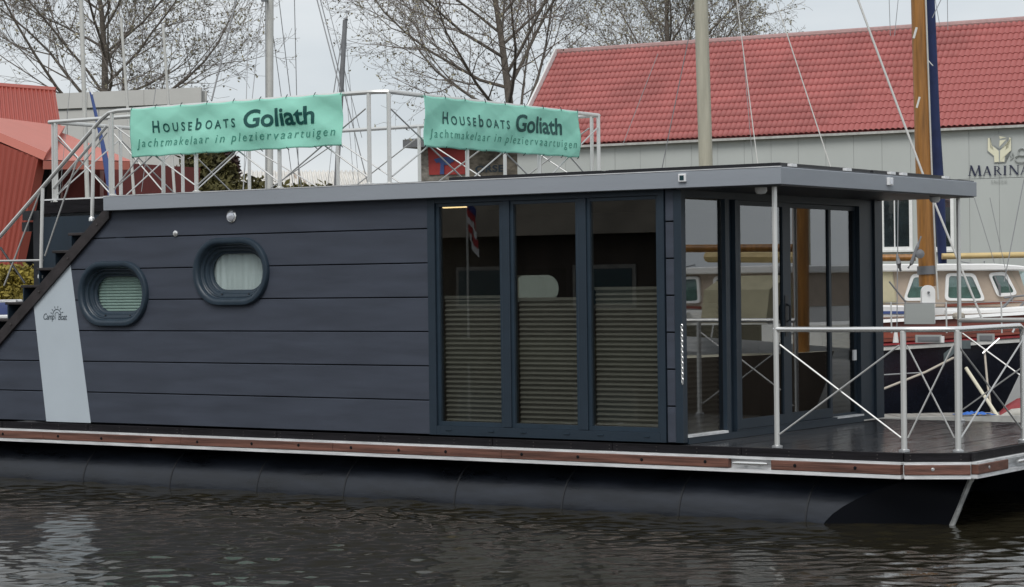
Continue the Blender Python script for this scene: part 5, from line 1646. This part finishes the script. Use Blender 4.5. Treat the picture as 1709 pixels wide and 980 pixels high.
# ================================================================== JETTY and the things on it
jt = thing('jetty', at(1600, 740, 24.3) * np.array([1, 1, 0]), 'grey wooden jetty between the houseboat bow and the black hull', 'jetty')
ja = at(1380, 690, 24.2) ; jb = at(2150, 690, 24.6)
ja[2] = jb[2] = 0.46
jd = (jb - ja); jl = np.linalg.norm(jd); jd /= jl
jn = np.array([-jd[1], jd[0], 0])
part('frame', 'dark_gap', jt, lambda b: b.obox(ja - UP * 0.25, jd * jl, jn * 0.75, UP * 0.20))
kk = 0.0
while kk < jl - 0.1:
    MB().obox(ja + jd * (kk + 0.004) - UP * (0.045 + random.uniform(0, 0.004)), jd * 0.132, jn * 0.76, UP * 0.04).build('jetty_board', 'jetty_plank', jt)
    kk += 0.14
part('edge_beam', 'jetty_edge', jt, lambda b: b.obox(ja - jn * 0.06 - UP * 0.16, jd * jl, jn * 0.055, UP * 0.16))
for kk in (0.4, 2.2, 4.0):
    part('pile', 'bark', jt, lambda b: b.tube([ja + jd * kk - UP * 1.6 + jn * 0.4, ja + jd * kk - UP * 0.06 + jn * 0.4], 0.09, 8))
tp = thing('blue_tarp', at(1640, 700, 24.1) * np.array([1, 1, 0]), 'crumpled bright blue tarpaulin lying on the jetty edge', 'tarp')
def tarp(b):
    P = []
    r_ = np.random.default_rng(2)
    A0 = at(1600, 699, 24.25); A0[2] = 0.475
    nx, ny = 16, 5
    rg = []
    for i in range(nx + 1):
        rg.append([A0 + jd * (0.42 * i / nx) + jn * (0.26 * j / ny) + UP * (0.035 * r_.random() * math.sin(math.pi * i / nx)) for j in range(ny + 1)])
    b.loft(rg, False)
o = part('cloth', 'tarp_blue', tp, tarp, smooth='all')
o.modifiers.new('thickness', 'SOLIDIFY').thickness = 0.006
dg_ = thing('dinghy', at(1740, 700, 25.1) * np.array([1, 1, 0]), 'upturned dark red dinghy with grey fender at the end of the jetty', 'dinghy')
part('hull', 'dinghy_red', dg_, lambda b: b.loft([[at(1650 + 160 * t_, 700, 25.0)[0:2].tolist() + [0.46 + 0.0] for t_ in [0]][0:1] * 9] + [], True) if False else b.loft([[at(1668 + dx, 694, 24.95 - 0.35 * math.cos(a_) ) * np.array([1, 1, 0]) + UP * (0.44 + h_ * math.sin(a_)) for a_ in np.linspace(0, math.pi, 9)] for dx, h_ in ((0, 0.02), (12, 0.10), (30, 0.17), (60, 0.21), (140, 0.2))], False), smooth='all')
part('fender', 'fender', dg_, lambda b: b.tube([at(1672, 697, 24.5), at(1690, 692, 24.5), at(1760, 686, 24.5)], [0.03, 0.065, 0.07], 10), smooth=True)

# things glimpsed behind the stern
bc = thing('covered_dinghy', at(36, 500, 34) * np.array([1, 1, 0]), 'small boat under a dark blue cover beyond the stair foot', 'boat')
def cover(b):
    rg = []
    for i in range(13):
        t_ = i / 12
        c = at(-40 + 106 * t_, 492, 34) * np.array([1, 1, 0])
        h_ = 1.55 + 0.25 * math.sin(math.pi * min(1, t_ * 1.05)) ** 0.6
        w_ = 0.15 + 0.75 * math.sin(math.pi * t_) ** 0.6
        rg.append([c + FDH * (w_ * math.cos(a_)) + UP * (1.42 + (h_ - 1.42) * math.sin(a_)) for a_ in np.linspace(0, math.pi, 9)])
    b.loft(rg, False)
part('cover', 'blue_cover', bc, cover, smooth='all')
hm4 = MB()
st4 = at(-60, 492, 34) * np.array([1, 1, 0])
hull_loft(hm4, st4, FRH, FDH, 1.35, 1.3, 1.40, 1.45, 0.1)
hm4.build('hull', 'hull_white', bc, smooth=True)
ws = thing('white_chair', (-9.0, 1.35, Z(-0.014)), 'white tubular deck chair on the stern behind the stairs', 'chair')
cA = on(-14, 503, 1, 1.1); cB = on(28, 503, 1, 1.1)
def chairf(b):
    zt, zs = cA[2], on(0, 530, 1, 1.1)[2]
    x0, x1 = cA[0], cB[0]
    for yy in (1.10, 1.55):
        b.tube([(x0, yy, Z(-0.014)), (x0, yy, zt + 0.0), (x1, yy, zt)], 0.016, 8)
        b.tube([(x1 - 0.05, yy, zt), (x1 - 0.10, yy, Z(-0.014))], 0.016, 8)
    b.tube([(x0, 1.10, zt), (x0, 1.55, zt)], 0.016, 8)
part('frame', 'white_plastic', ws, chairf, smooth=True)
part('seat', 'white_plastic', ws, lambda b: b.box(cA[0], cB[0] - 0.04, 1.08, 1.57, on(0, 532, 1, 1.1)[2], on(0, 526, 1, 1.1)[2]), bevel=0.01)

# ================================================================== BOAT SHED behind the photographer, mirrored in the windows
bn = thing('dark_boat_shed', (-28, -44, 0.35), 'dark wooden boat shed across the water, mirrored in the side windows', 'building')
part('wall', 'barn_wall', bn, lambda b: b.box(-75, 2, -52, -40, 0.35, 3.6))
part('roof', 'barn_roof', bn, lambda b: b.prism([(-76, -39.2, 3.4), (-76, -46, 11.5), (-76, -53, 3.4)], (79, 0, 0)))
for k in range(16):
    x_ = -70 + 4.3 * k
    w_ = part('window', 'jetty_plank', bn, lambda b: b.box(x_, x_ + 2.2, -39.98, -39.93, 1.2, 2.5))
    part('pane', 'dark_lens', w_, lambda b: b.box(x_ + 0.12, x_ + 2.08, -39.925, -39.90, 1.32, 2.38))
fl = thing('flag_pole', (-29.9, -38.6, 0.35), 'flag pole with limp striped flag, mirrored in the side window', 'flag')
part('pole', 'mast_alu', fl, lambda b: b.tube([(-29.9, -38.6, 0.35), (-29.9, -38.6, 5.2)], 0.035, 8))
for k in range(5):
    part('flag_stripe', ('flag_blue', 'flag_red', 'flag_white', 'flag_red', 'flag_white')[k], fl, lambda b: b.loft([[(-29.85 + 0.32 * t_, -38.6 + 0.08 * math.sin(7 * t_ + k), 4.6 - 0.26 * k - 0.55 * t_ + dz) for t_ in np.linspace(0, 1, 9)] for dz in (0, -0.255)], False))
